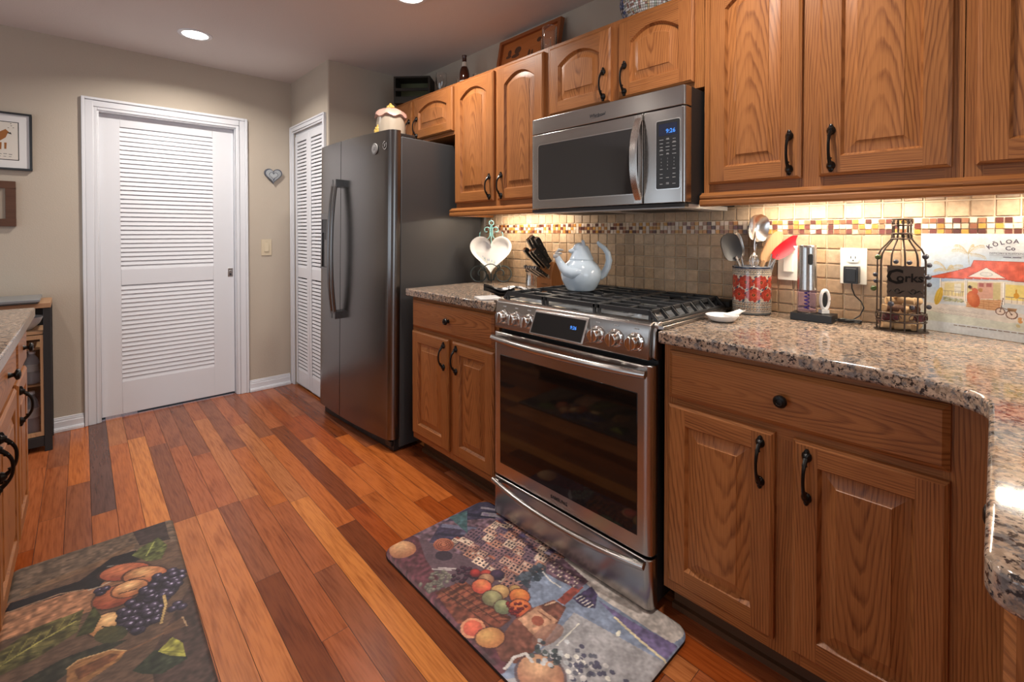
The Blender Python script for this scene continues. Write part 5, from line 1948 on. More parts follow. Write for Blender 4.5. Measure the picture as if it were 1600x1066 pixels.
# knife block: local x runs back from the labelled front, handles point forward and up
ka = R(84)
fo = ((-0.497, -0.158, 0.914), (math.cos(ka), math.sin(ka), 0), (-math.sin(ka), math.cos(ka), 0))
DEP = 0.118
r = thing('knife_block', 'slanted wooden knife block full of black-handled knives', 'knife block', fo[0])
b = B(fo)
b.prism([(0, 0), (0.096, 0), (0.040, 0.142), (0.022, 0.150), (-0.004, 0.074), (0, 0.064)], 0.0, DEP, 'y', 0, g='z')
for i in range(9):
    b.box(-0.0006, 0.0, 0.034 + 0.0055 * i, 0.0375 + 0.0055 * i, 0.030, 0.0345, 1)
obj('block', b, ['block_wood', 'toe_dark'], r, bevel=0.0025)


def knife(x, y, z, el, L, w, label, steel_back=False, grp=None):
    t = thing('kitchen_knife', label, 'knife', B(fo).T((x, y, z)), grp)
    d = (-math.cos(el), math.sin(el))
    nrm = (-d[1], d[0])           # across the handle, in the x-z plane
    P = lambda u, v, yy: (x + d[0] * u + nrm[0] * v, y + yy, z + d[1] * u + nrm[1] * v)
    th = 0.0085 if L > 0.11 else 0.0055
    pr_ = [(0.018, -0.45), (0.3 * L, -0.38), (0.62 * L, -0.50), (0.9 * L, -0.62), (L, -0.50), (L * 1.01, 0.0), (L, 0.42), (0.8 * L, 0.50), (0.4 * L, 0.44), (0.018, 0.46)]
    b = B(fo)
    for (y0, y1, m) in ((-th, -0.0024, 0), (0.0024, th, 0), (-0.0024, 0.0024, 1)):
        e = 0.0012 if m else 0
        lo = [P(u + e, v * (w + 2 * e), y0) for u, v in pr_]
        hi = [P(u + e, v * (w + 2 * e), y1) for u, v in pr_]
        k = len(lo)
        b.mesh(lo + hi, [tuple(range(k))[::-1], tuple(range(k, 2 * k))] + [(i, (i + 1) % k, k + (i + 1) % k, k + i) for i in range(k)], m)
    V = [P(u, v * w, yq) for yq in (-th * 0.95, th * 0.95) for u, v in ((L * 0.985, -0.46), (L * 1.035, -0.36), (L * 1.035, 0.30), (L * 0.985, 0.40))]
    b.mesh(V, [(0, 1, 2, 3), (7, 6, 5, 4), (0, 4, 5, 1), (1, 5, 6, 2), (2, 6, 7, 3), (3, 7, 4, 0)], 1)
    for u in (0.28, 0.55, 0.80):
        for sy in (-1, 1):
            c = P(u * L, 0, sy * th)
            b.lathe([(0.0022, -0.0004), (0.0022, 0.0004), (1e-7, 0.0005)], c, 8, 1, axis='y')
    obj('handle', b, ['black_plastic', 'chrome'], t, bevel=0.0015)
    b = B(fo)
    for yy in ((-th * 0.9, th * 0.9),):
        V = [P(u, v * w, yq) for yq in yy for u, v in ((0.0, -0.42), (0.019, -0.47), (0.019, 0.47), (0.0, 0.42))]
        b.mesh(V, [(0, 1, 2, 3), (7, 6, 5, 4), (0, 4, 5, 1), (1, 5, 6, 2), (2, 6, 7, 3), (3, 7, 4, 0)])
    V = [P(u, v * w, yq) for yq in (-0.001, 0.001) for u, v in ((-0.05, -0.3), (0.002, -0.4), (0.002, 0.4), (-0.05, 0.3))]
    b.mesh(V, [(0, 1, 2, 3), (7, 6, 5, 4), (0, 4, 5, 1), (1, 5, 6, 2), (2, 6, 7, 3), (3, 7, 4, 0)])
    obj('bolster', b, 'chrome', t)
    return t


for i in range(6):
    knife(-0.006, 0.012 + 0.018 * i, 0.071 + 0.0025 * (i % 2), R(30), 0.104, 0.0175, 'black-handled steak knife in the bottom row of the knife block', grp='steak knives in the bottom row of the block')
big = [(0.012, 0.022, 0.112, 0.150, 'black-handled knife in the lower big row of the block, nearest the kettle'), (0.012, 0.056, 0.112, 0.142, 'black-handled knife in the middle of the lower big row of the block'), (0.012, 0.092, 0.112, 0.155, 'black-handled knife in the lower big row of the block, nearest the jar'),
       (0.020, 0.026, 0.134, 0.172, 'large chef knife handle in the top row of the block, nearest the kettle'), (0.020, 0.060, 0.134, 0.182, 'carving knife handle in the middle of the top row of the block'), (0.020, 0.094, 0.134, 0.165, 'bread knife handle in the top row of the block, nearest the jar')]
for (x, y, z, L, lab) in big:
    knife(x, y, z, R(54 if z > 0.12 else 42), L, 0.026, lab)
t = thing('kitchen_scissors', 'silver-edged kitchen shears pushed into the back of the knife block', 'scissors', B(fo).T((0.032, 0.06, 0.146)))
b = B(fo)
for s in (-1, 1):
    b.tube([(0.010 + 0.022 * math.cos(q) - 0.02, 0.075 + s * 0.017, 0.196 + 0.030 * math.sin(q)) for q in [2 * PI * k / 20 for k in range(21)]], 0.0045, 8)
    b.tube([(0.012, 0.075 + s * 0.012, 0.168), (0.032, 0.075 + s * 0.003, 0.14)], 0.005, 8)
obj('handles', b, 'black_plastic', t, smooth=60)

# oven mitt and white tile by the cooktop
fo = FCam((-0.560, -0.452, 0.914), 8)
mt = thing('pot_holder', 'black pointed pot holder with zebra-striped end beside the cooktop', 'pot holder', fo[0])
b = B(fo)


def leafpt(u, v):
    x = -0.085 + 0.15 * u
    w = 0.050 * math.sin(PI * min(1, u * 0.85 + 0.02)) ** 0.9 + 0.001
    t = (v - 0.5) * 2
    return (x, t * w, 0.020 - 0.010 * (1 - t * t) + 0.010 * abs(t) ** 3 + 0.026 * (1 - u) ** 3 + 0.004 * math.sin(9 * u))


b.grid(leafpt, 20, 12)
b.grid(lambda u, v: (leafpt(u, v)[0], leafpt(u, v)[1] * 0.96, max(0.001, leafpt(u, v)[2] - 0.012)), 20, 12)
obj('pad', b, 'mitt_black', mt, smooth=60)
b = B(fo)
b.grid(lambda u, v: (0.035 + 0.105 * u, (v - 0.5) * (0.085 - 0.03 * u) + 0.030 * u, 0.020 + 0.016 * math.sin(PI * min(1, 0.25 + u * 0.75)) + 0.006 * math.sin(v * 8 + u * 5)), 14, 12)
b.grid(lambda u, v: (0.035 + 0.105 * u, (v - 0.5) * (0.085 - 0.03 * u) + 0.030 * u, 0.002 + 0.012 * u), 14, 12)
obj('cuff', b, 'zebra_cloth', mt, smooth=60)
fo = FCam((-0.508, -0.578, 0.914), 20)
b = B(fo)
b.box(-0.052, 0.052, -0.052, 0.052, 0.001, 0.008)
b.box(-0.043, 0.043, -0.043, 0.043, 0.007, 0.0088)
tag(obj('trivet_tile', b, 'white_ceramic', bevel=0.002), 'square glossy white tile on the small counter beside the range', 'tile')

# ================================================================== cat-shaped kettle on the back of the grates
fo = FCam((-0.150, -0.350, 0.9665))
kt = thing('tea_kettle', 'pale blue enamel kettle shaped like a cat, on the grates', 'kettle', fo[0])
b = B(fo)
b.lathe([(0.056, 0.001), (0.060, 0.004), (0.072, 0.022), (0.084, 0.045), (0.0885, 0.066), (0.0855, 0.088), (0.074, 0.110), (0.060, 0.124), (0.053, 0.130), (0.052, 0.134), (0.046, 0.134)], n=48)
# raised paw that forms the spout
sp_ = [(-0.020, -0.066, 0.082), (-0.045, -0.066, 0.078), (-0.068, -0.050, 0.086), (-0.084, -0.032, 0.104), (-0.097, -0.022, 0.126), (-0.106, -0.018, 0.146)]
b.tube(sp_, [0.020, 0.024, 0.0225, 0.019, 0.0155, 0.0135], 18)
b.tube([(0.02, -0.070, 0.090), (-0.020, -0.066, 0.082)], [0.012, 0.020], 16)
obj('pot_body', b, 'enamel_blue', kt, smooth=60)
b = B(fo)
b.lathe([(0.0145, 0), (0.0155, 0.004), (0.0155, 0.010), (0.012, 0.016), (1e-7, 0.018)], (-0.1085, -0.017, 0.142), 16)
b.box(-0.116, -0.086, -0.024, -0.010, 0.158, 0.166)
b.tube([(-0.112, -0.017, 0.160), (-0.098, -0.017, 0.178), (-0.078, -0.017, 0.176)], [0.006, 0.007, 0.003], 10)
obj('whistle', b, 'logo_silver', kt, bevel=0.002)
b = B(fo)
b.tube([(0.080, 0, 0.056), (0.098, 0, 0.070), (0.115, 0, 0.100), (0.122, 0, 0.130), (0.116, 0, 0.162), (0.100, 0, 0.184), (0.084, 0, 0.196), (0.075, 0, 0.205), (0.072, 0, 0.213)],
       [0.016, 0.0165, 0.0155, 0.0145, 0.0128, 0.011, 0.0095, 0.008, 0.005], 16)
obj('tail_handle', b, 'enamel_blue', kt, smooth=60)
b = B(fo)
b.lathe([(0.0515, 0.1335), (0.0525, 0.137), (0.050, 0.141), (0.046, 0.150), (0.040, 0.165), (0.034, 0.180), (0.028, 0.192), (1e-7, 0.204)], (0.002, 0, 0), n=40)
b.ball((-0.006, 0, 0.180), 0.031, n=24, sz=0.92)
b.ball((-0.030, 0, 0.171), 0.019, n=18, sx=1.15, sy=0.95, sz=0.72)
b.ball((-0.050, 0, 0.1715), 0.0065, n=12)
for s in (-1, 1):
    b.lathe([(0.0125, 0), (0.010, 0.010), (0.0045, 0.022), (1e-7, 0.027)], (0.008, s * 0.017, 0.196), 12, sx=0.7)
o = obj('cat_lid', b, 'enamel_blue', kt, smooth=60)
md = o.modifiers.new('blend', 'REMESH')
md.mode = 'VOXEL'
md.voxel_size = 0.0022
md.use_smooth_shade = True
md = o.modifiers.new('soften', 'SMOOTH')
md.iterations = 6
b = B(fo)
for s in (-1, 1):
    b.ball((-0.0335, s * 0.0135, 0.1845), 0.0026, n=8)
obj('eyes', b, 'paint_blue', kt)

# ================================================================== right counter
fo = FCam((0.460, -0.345, 0.914), -20)
b = B(fo)
n_ = 36


def dish(sc, z):
    return [(sc * math.cos(2 * PI * k / n_), sc * math.sin(2 * PI * k / n_), z) for k in range(n_)]


L = [dish(0.030, 0.001), dish(0.042, 0.006), dish(0.052, 0.020), dish(0.0535, 0.0225), dish(0.051, 0.0225), dish(0.040, 0.009), dish(0.026, 0.006)]
b.mesh([p for lp in L for p in lp], [(i * n_ + k, i * n_ + (k + 1) % n_, (i + 1) * n_ + (k + 1) % n_, (i + 1) * n_ + k) for i in range(len(L) - 1) for k in range(n_)] + [tuple(range(n_))[::-1], tuple(range(6 * n_, 7 * n_))])
a0 = R(48)
c_, s_ = math.cos(a0), math.sin(a0)
V = []
for (u, w, z0, z1) in ((0.040, 0.026, 0.009, 0.020), (0.062, 0.017, 0.013, 0.023), (0.085, 0.0125, 0.020, 0.028), (0.108, 0.011, 0.025, 0.032)):
    for (t, z) in ((-1, z0 + 0.004), (1, z0 + 0.004), (1, z1), (0.5, z1 - 0.003), (-0.5, z1 - 0.003), (-1, z1)):
        V.append((u * c_ - t * w * s_, u * s_ + t * w * c_, z))
F = []
for i in range(3):
    F += [(i * 6 + k, i * 6 + (k + 1) % 6, (i + 1) * 6 + (k + 1) % 6, (i + 1) * 6 + k) for k in range(6)]
F += [(0, 1, 2, 3, 4, 5)[::-1], (18, 19, 20, 21, 22, 23)]
b.mesh(V, F)
tag(obj('spoon_rest', b, 'white_ceramic', smooth=50), 'white ceramic spoon rest on the granite beside the cooktop', 'spoon rest')

# patterned crock
CX, CY = 0.463, -0.090
fo = FCam((CX, CY, 0.914))
RC, HC = 0.067, 0.174
cr = thing('utensil_crock', 'red-flowered pottery crock holding the cooking utensils', 'crock', fo[0])
circ = 2 * PI * RC
a = Art(0, circ, 0, HC, 0.0021, (206, 190, 170), 3)
for (z0, z1) in ((0.014, 0.046), (0.150, 0.166)):
    a.poly([(-1, z0), (1, z0), (1, z1), (-1, z1)], (196, 182, 160))
for z in (0.014, 0.030, 0.046, 0.149, 0.166):
    a.line([(0, z), (circ, z)], 0.0026, (66, 82, 104))
for z in (0.022, 0.038, 0.158):
    nq = 44
    for k in range(nq):
        x = circ * (k + 0.5) / nq
        a.line([(x - circ / nq / 2, z - 0.006), (x - circ / nq / 2, z + 0.006)], 0.0022, (104, 112, 116))
        a.ell(x, z, 0.0024, 0.0024, 0, (120, 76, 62) if z < 0.1 else (92, 82, 80))
a.poly([(-1, 0), (1, 0), (1, 0.010), (-1, 0.010)], (150, 152, 150))
a.poly([(-1, 0.168), (1, 0.168), (1, 1), (-1, 1)], (36, 48, 74))
nf = 8
for row, z in ((0, 0.074), (1, 0.120)):
    for k in range(nf + 1):
        x = circ * (k + (0.5 if row else 0.0)) / nf
        for p in range(9):
            t = 2 * PI * p / 9 + row
            a.ell(x + 0.0165 * math.cos(t), z + 0.0145 * math.sin(t), 0.0120, 0.0088, t, (208, 88, 62), (172, 56, 42))
            a.line([(x + 0.007 * math.cos(t), z + 0.007 * math.sin(t)), (x + 0.026 * math.cos(t), z + 0.023 * math.sin(t))], 0.0012, (128, 40, 34), 0.7)
        for p in range(7):
            t = 2 * PI * p / 7
            a.ell(x + 0.007 * math.cos(t), z + 0.007 * math.sin(t), 0.0062, 0.0048, t, (222, 112, 76), (190, 66, 48))
        a.ell(x, z, 0.0052, 0.0050, 0, (96, 44, 38), (60, 34, 34))
        a.ell(x, z, 0.0018, 0.0018, 0, (206, 160, 70))
        for (dx, dz) in ((circ / nf / 2, 0.006), (circ / nf / 2 - 0.008, -0.022), (circ / nf / 2 + 0.006, 0.020)):
            a.ell(x + dx, z + dz, 0.0062, 0.0036, 0.8, (58, 74, 92), None, 0.95)
a.grain(0.006, 0.08)


def crock_pt(x, y):
    t = x / RC
    r_ = RC + (0.0018 * math.exp(-((y - 0.172) / 0.006) ** 2)) - 0.004 * math.exp(-(y / 0.006) ** 2)
    p = (r_ * math.cos(t + 1.2), r_ * math.sin(t + 1.2), y + 0.001)
    q = B(fo).T(p)
    return (q[0] - CX, q[1] - CY, q[2] - 0.914)


o = a.sheet('crock_wall', crock_pt, 'glazed_print', cr)
b = B(fo)
b.lathe([(RC, 0.1765), (RC - 0.005, 0.178), (RC - 0.007, 0.174), (RC - 0.008, 0.02), (1e-7, 0.016)], n=40)
obj('lining', b, 'heart_dark', cr, smooth=60)
b = B(fo)
b.lathe([(1e-7, 0.001), (RC - 0.004, 0.001), (RC - 0.001, 0.003)], n=40)
obj('foot', b, 'grey_enamel', cr)


def utensil(name, label, cat, path, rad, m, head, hm, head_name, flat=1.0):
    base = B(fo).T(path[0])
    t = thing(name, label, cat, base)
    b = B(fo)
    b.tube(path, rad, 10, flat=flat)
    obj('handle', b, m, t, smooth=60)
    b = B(fo)
    head(b)
    obj(head_name, b, hm, t, smooth=60)
    return t


def paddle(c, ang, L, W, th, cup=0.0, turn=0.0, holes=0, tip=1.0):
    """flat or cupped blade centred at c, long axis tilted ang from vertical (to the right), face towards the viewer"""
    ca, sa = math.sin(ang), math.cos(ang)

    def f(b):
        for side in (0, 1):
            def pt(u, v):
                t = (u - 0.5) * 2
                w = W / 2 * (1 - abs(t) ** (3.2 * tip)) ** 0.5
                s = (v - 0.5) * 2
                l = t * L / 2
                x, z = c[0] + ca * l + sa * s * w * math.cos(turn), c[2] + sa * l - ca * s * w * math.cos(turn)
                y = c[1] + s * w * math.sin(turn) + cup * (1 - t * t) * (1 - s * s) + (th if side else 0)
                return (x, y, z)
            b.grid(pt, 18, 10)
    return f


utensil('silicone_spoon', 'dark grey silicone ladle leaning furthest left in the flowered crock', 'utensil', [(-0.020, -0.01, 0.03), (-0.050, -0.02, 0.172), (-0.072, -0.022, 0.215)], 0.0052, 'stainless_v', paddle((-0.088, -0.024, 0.250), R(-16), 0.108, 0.072, 0.006, 0.016), 'grey_silicone', 'bowl')
utensil('slotted_turner', 'steel slotted turner behind the dark silicone ladle in the crock', 'utensil', [(-0.010, 0.01, 0.03), (-0.028, 0.012, 0.18), (-0.036, 0.012, 0.215)], 0.0042, 'silver_trim', paddle((-0.043, 0.010, 0.258), R(-14), 0.100, 0.046, 0.002, 0.006, 0.5), 'silver_trim', 'blade')
utensil('wooden_spoon', 'pale wooden spoon showing between the turner and the big steel spoon', 'utensil', [(-0.012, 0.03, 0.03), (-0.036, 0.034, 0.20), (-0.050, 0.035, 0.23)], 0.0058, 'utensil_wood', paddle((-0.060, 0.036, 0.268), R(-18), 0.070, 0.042, 0.006, 0.006), 'utensil_wood', 'bowl')
utensil('serving_spoon', 'narrow steel spoon seen edge-on at the centre of the crock', 'utensil', [(0.0, 0.0, 0.03), (0.002, -0.005, 0.18), (0.002, -0.006, 0.21)], 0.0042, 'silver_trim', paddle((0.006, -0.008, 0.262), R(4), 0.110, 0.040, 0.0025, 0.012, 1.0), 'silver_trim', 'bowl')
utensil('serving_spoon', 'large round steel spoon standing tallest in the crock', 'utensil', [(0.006, 0.02, 0.03), (0.022, 0.026, 0.20), (0.030, 0.028, 0.26)], 0.0045, 'silver_trim', paddle((0.041, 0.028, 0.322), R(8), 0.108, 0.078, 0.0025, 0.020), 'silver_trim', 'bowl')
utensil('wooden_spatula', 'broad wooden spatula with a hole, beside the red spatula', 'utensil', [(0.006, -0.01, 0.03), (0.020, -0.020, 0.15), (0.034, -0.024, 0.20)], 0.0065, 'utensil_wood', paddle((0.058, -0.026, 0.248), R(30), 0.125, 0.042, 0.006, 0.003), 'utensil_wood', 'blade')
utensil('wooden_spatula', 'darker wooden spatula with a dark spot behind the red spatula', 'utensil', [(0.012, 0.005, 0.03), (0.036, -0.002, 0.18), (0.052, -0.004, 0.22)], 0.006, 'utensil_wood', paddle((0.078, -0.006, 0.262), R(34), 0.110, 0.045, 0.006, 0.003), 'utensil_wood', 'blade')
utensil('silicone_spatula', 'bright red silicone spoon leaning right in the flowered crock', 'utensil', [(0.012, -0.02, 0.03), (0.042, -0.032, 0.165), (0.066, -0.036, 0.205)], 0.0052, 'stainless_v', paddle((0.112, -0.040, 0.250), R(53), 0.130, 0.048, 0.009, 0.008), 'red_silicone', 'head')
t = thing('tongs', 'steel tongs rising at the right rim of the crock', 'utensil', B(fo).T((0.03, -0.03, 0.03)))
for k, s in enumerate((-1, 1)):
    b = B(fo)
    b.tube([(0.026 + 0.004 * s, -0.025, 0.03), (0.052 + 0.008 * s, -0.034, 0.18), (0.066 + 0.010 * s, -0.034, 0.225)], [0.004, 0.0055, 0.0065], 8, flat=0.5)
    obj('arm', b, 'silver_trim', t, smooth=60)
t = thing('whisk', 'small wire whisk low at the front of the crock', 'utensil', B(fo).T((-0.01, -0.03, 0.03)))
b = B(fo)
b.tube([(-0.006, -0.03, 0.03), (-0.012, -0.04, 0.17)], 0.0045, 8)
obj('handle', b, 'silver_trim', t)
b = B(fo)
for k in range(5):
    q = PI * k / 5
    b.tube([(-0.013 + 0.016 * math.sin(PI * j / 12) * math.cos(q) * (1 if i == 0 else -1), -0.041 + 0.016 * math.sin(PI * j / 12) * math.sin(q) * (1 if i == 0 else -1), 0.168 + 0.062 * j / 12) for i in (0,) for j in range(13)], 0.0011, 6)
    b.tube([(-0.013 - 0.016 * math.sin(PI * j / 12) * math.cos(q), -0.041 - 0.016 * math.sin(PI * j / 12) * math.sin(q), 0.168 + 0.062 * j / 12) for j in range(13)], 0.0011, 6)
obj('wires', b, 'silver_trim', t, smooth=60)

# electric wine opener on its charging dock, foil cutter, charger and cable
dk_ = ((0.6085, -0.137, 0.914), (1, 0, 0), (0, 1, 0))
b = B(dk_)
b.box(0.0, 0.124, 0.0, 0.078, 0.001, 0.026)
b.lathe([(0.033, 0.026), (0.033, 0.0265), (0.0325, 0.0275)], (0.040, 0.042, 0), 32)
b.lathe([(0.014, 0.026), (0.013, 0.028)], (0.090, 0.045, 0), 20, sx=1.2)
tag(obj('charging_dock', b, 'black_plastic', bevel=0.003), 'flat black charging dock under the steel wine opener', 'dock')
wo = thing('wine_opener', 'tall brushed steel electric wine opener with lilac base', 'wine opener', (0.6485, -0.095, 0.942))
fo = FCam((0.6485, -0.095, 0.9418))
b = B(fo)
b.lathe([(0.0305, 0.078), (0.0305, 0.085), (0.0290, 0.150), (0.0288, 0.222), (0.0285, 0.230), (0.0265, 0.2325), (1e-7, 0.2325)], n=40)
obj('housing', b, 'stainless_v', wo, smooth=40)
b = B(fo)
b.lathe([(0.0285, 0.001), (0.0300, 0.004), (0.0300, 0.077), (0.026, 0.0775), (0.026, 0.004)], n=40)
obj('sleeve', b, 'purple_wax', wo, smooth=40)
b = B(fo)
b.tube([(0.007 * math.cos(t), 0.007 * math.sin(t), 0.010 + 0.062 * t / (2 * PI * 5)) for t in [2 * PI * 5 * k / 90 for k in range(91)]], 0.0019, 6)
obj('corkscrew', b, 'blue_wire', wo, smooth=60)
b = B(fo)
q = []
for (cz_, a_) in ((0.197, 0), (0.172, 180)):
    q += [(0.0068 * math.cos(R(a_ + 180 * k / 8)), cz_ + 0.0068 * math.sin(R(a_ + 180 * k / 8))) for k in range(9)]
b.prism([(x - 0.006, z) for x, z in q], -0.0312, -0.024, 'y')
obj('button', b, 'black_plastic', wo, bevel=0.0008)

fo = FCam((0.6985, -0.092, 0.9422))
fc = thing('foil_cutter', 'silver and black foil cutter standing on the charging dock', 'foil cutter', fo[0])
b = B(fo)
b.box(-0.012, 0.014, -0.010, 0.010, 0.0, 0.012)
b.tube([(0.004 + 0.013 * math.cos(t), 0.0, 0.046 + 0.032 * math.sin(t)) for t in [2 * PI * k / 28 for k in range(29)]], 0.0062, 10)
obj('shell', b, 'white_ceramic', fc, bevel=0.002)
b = B(fo)
b.lathe([(0.011, -0.006), (0.011, -0.003), (1e-7, -0.003)], (0.0, 0, 0.046), 20, axis='y', sx=0.85, sy=2.3)
obj('grip', b, 'black_plastic', fc)

ch = thing('charger', 'black cube charger in the white outlet with its cable', 'charger', (0.766, -0.035, 1.048))
b = B(FT)
b.box(0.7455, 0.7875, -0.044, -0.0090, 1.046, 1.104)
b.box(0.7515, 0.7815, -0.0465, -0.043, 1.052, 1.098)
obj('plug', b, 'black_plastic', ch, bevel=0.004)
b = B()
b.tube([(0.767, -0.038, 1.050), (0.768, -0.040, 1.030), (0.775, -0.034, 1.005), (0.792, -0.028, 0.985), (0.800, -0.030, 0.965), (0.792, -0.045, 0.940), (0.772, -0.062, 0.922), (0.758, -0.070, 0.918)], 0.0021, 8)
pts = []
for k in range(80):
    t = 2 * PI * 4 * k / 79
    pts.append((0.770 + 0.032 * math.cos(t) + 0.002 * math.sin(3 * t), -0.075 + 0.010 * math.sin(t) + 0.004 * math.cos(2.3 * t), 0.9185 + 0.004 * (1 + math.sin(t * 1.37))))
b.tube(pts, 0.0021, 8)
b.tube([(0.742, -0.075, 0.920), (0.738, -0.085, 0.921), (0.731, -0.090, 0.922)], 0.0024, 8)
obj('cable', b, 'black_plastic', ch, smooth=60)

# ------------------------------------------------------------------ wire cage bottle with corks
fo = FCam((0.905, -0.088, 0.914), -28)
RX, RY = 0.060, 0.044
cg = thing('cork_cage', 'brown wire cage shaped like a bottle, with a nameplate', 'cork holder', fo[0])


def ell_pts(rx, ry, z, n=40):
    return [(rx * math.cos(2 * PI * k / n), ry * math.sin(2 * PI * k / n), z) for k in range(n + 1)]


b = B(fo)
b.prism([(p[0], p[1]) for p in ell_pts(RX + 0.006, RY + 0.006, 0)[:-1]], 0.0005, 0.003)
b.prism([(p[0], p[1]) for p in ell_pts(RX + 0.008, RY + 0.008, 0)[:-1]], 0.0, 0.0015)
obj('base', b, 'wrought_iron', cg)
prof = [(1.0, 0.002), (1.0, 0.12), (1.0, 0.215), (0.95, 0.236), (0.82, 0.254), (0.60, 0.270), (0.43, 0.284), (0.38, 0.298), (0.38, 0.344)]
for k in range(11):
    t = 2 * PI * (k + 0.25) / 11
    b = B(fo)
    b.tube([(RX * s * math.cos(t), max(RY * s, 0.0) * math.sin(t) if s > 0.5 else RX * s * math.sin(t) * 0.85, z) for s, z in prof], 0.0023, 7)
    obj('rib', b, 'wrought_iron', cg, smooth=60)
for (sx, sy, z) in ((1.03, 1.03, 0.030), (1.03, 1.03, 0.056), (0.44, 0.55, 0.285), (0.40, 0.52, 0.302), (0.40, 0.52, 0.327), (0.40, 0.52, 0.347)):
    b = B(fo)
    b.tube(ell_pts(RX * sx, RY * sy, z), 0.0022, 7, cap=False)
    obj('hoop', b, 'wrought_iron', cg, smooth=60)
b = B(fo)
for k in range(10):
    t = 2 * PI * k / 10
    cxx, cyy = RX * 1.04 * math.cos(t), RY * 1.04 * math.sin(t)
    tx, ty = -math.sin(t) * RX, math.cos(t) * RY
    l = math.hypot(tx, ty)
    b.tube([(cxx + tx / l * p[0], cyy + ty / l * p[0], p[2]) for p in scroll(0, 0.043, 0.012, 0.004, 0, 420, 20)], 0.0014, 6)
for z in (0.337, 0.293):
    for k in range(8):
        t = 2 * PI * k / 8
        b.tube([(RX * 0.41 * math.cos(t) - math.sin(t) * p[0], RY * 0.53 * math.sin(t) + math.cos(t) * p[0], p[2]) for p in scroll(0, z, 0.008, 0.003, 0, 400, 14)], 0.0011, 6)
obj('scrollwork', b, 'wrought_iron', cg, smooth=60)
b = B(fo)
py = -RY - 0.004
ou = []
for k in range(4 * 12):
    s_, f_ = k // 12, (k % 12) / 12
    e = 0.0016 * (k % 2)
    ou.append([(-0.045 + 0.09 * f_, -0.048 + e), (0.045 - e, -0.048 + 0.096 * f_), (0.045 - 0.09 * f_, 0.048 - e), (-0.045 + e, 0.048 - 0.096 * f_)][s_])
b.prism([(x, 0.156 + z) for x, z in ou], py - 0.002, py, 'y')
pl = obj('nameplate', b, 'wrought_iron', cg)
b = B(fo)
for (txt, size, x, z) in (('C', 0.062, -0.026, 0.150), ('orks', 0.036, 0.010, 0.156)):
    cu_place = lambda u, v, d, x=x, z=z: (x + u, py - 0.0032, z + v)
    text_into(b, txt, size, cu_place, bold=True)
for s in (-1, 1):
    b.tube([(s * (0.004 + p[0]), py - 0.003, p[2]) for p in scroll(0.014, 0.128, 0.010, 0.003, 180, 560, 20)], 0.0012, 6)
    b.tube([(s * x, py - 0.003, z) for x, z in ((0.003, 0.128), (0.02, 0.119), (0.034, 0.130), (0.040, 0.122))], 0.0012, 6)
obj('lettering', b, 'bronze_iron', pl, smooth=None)
for i, (t, z, g) in enumerate(((200, 0.228, 1), (185, 0.172, 0), (190, 0.152, 0), (205, 0.130, 1), (250, 0.216, 0), (278, 0.214, 0), (320, 0.232, 0), (352, 0.205, 0), (345, 0.146, 0), (335, 0.170, 0), (285, 0.078, 0), (350, 0.078, 0), (240, 0.086, 0))):
    k = 1.10 if t != 205 else 1.35
    b = B(fo)
    b.ball((RX * k * math.cos(R(t)), RY * k * math.sin(R(t)), z), 0.0072 if i % 3 else 0.0085, n=12)
    obj('marble', b, 'marble_green' if g else 'marble_blue', cg, smooth=60)

rc_ = random.Random(21)
spots_c = [(-0.040, -0.015, 0.017, 20, 0), (0.000, -0.020, 0.016, -10, 0), (0.040, -0.012, 0.017, 60, 0), (-0.020, 0.014, 0.016, 80, 0), (0.022, 0.014, 0.016, 10, 0), (-0.046, 0.010, 0.020, 100, 1),
           (-0.030, -0.012, 0.041, -35, 1), (0.012, -0.014, 0.042, 40, 0), (0.044, -0.006, 0.043, -70, 1), (0.0, 0.014, 0.042, 5, 0), (-0.044, 0.006, 0.066, 65, 0), (-0.018, -0.020, 0.070, -20, 2), (0.006, -0.016, 0.067, 25, 0),
           (0.036, -0.016, 0.070, 85, 2), (0.020, 0.012, 0.066, -30, 0), (-0.020, 0.010, 0.090, 15, 0), (0.014, -0.004, 0.095, -25, 0), (0.038, 0.006, 0.094, 30, 0), (0.0, 0.006, 0.115, 8, 0)]
clab = {0: ('tan wine cork in the heap inside the wire bottle cage', 'tan wine corks in the wire cage'), 1: ('wine-stained cork in the heap inside the wire bottle cage', 'stained wine corks in the wire cage'),
        2: ('dark brown cork in the heap inside the wire bottle cage', 'dark corks in the wire cage')}
for (x, y, z, an, kind) in spots_c:
    d = Vector((math.cos(R(an)), math.sin(R(an)), rc_.uniform(-0.15, 0.25))).normalized()
    c = Vector((x * 0.86, y * 0.9, z))
    h2 = 0.0205
    b = B(fo)
    b.tube([tuple(c - d * h2), tuple(c - d * (h2 - 0.001)), tuple(c + d * (h2 - 0.001)), tuple(c + d * h2)], [0.0098, 0.0108, 0.0108, 0.0098], 16)
    tag(obj('wine_cork', b, ('cork', 'wine_cork', 'frame_wood')[kind], smooth=45), clab[kind][0], 'cork', clab[kind][1])

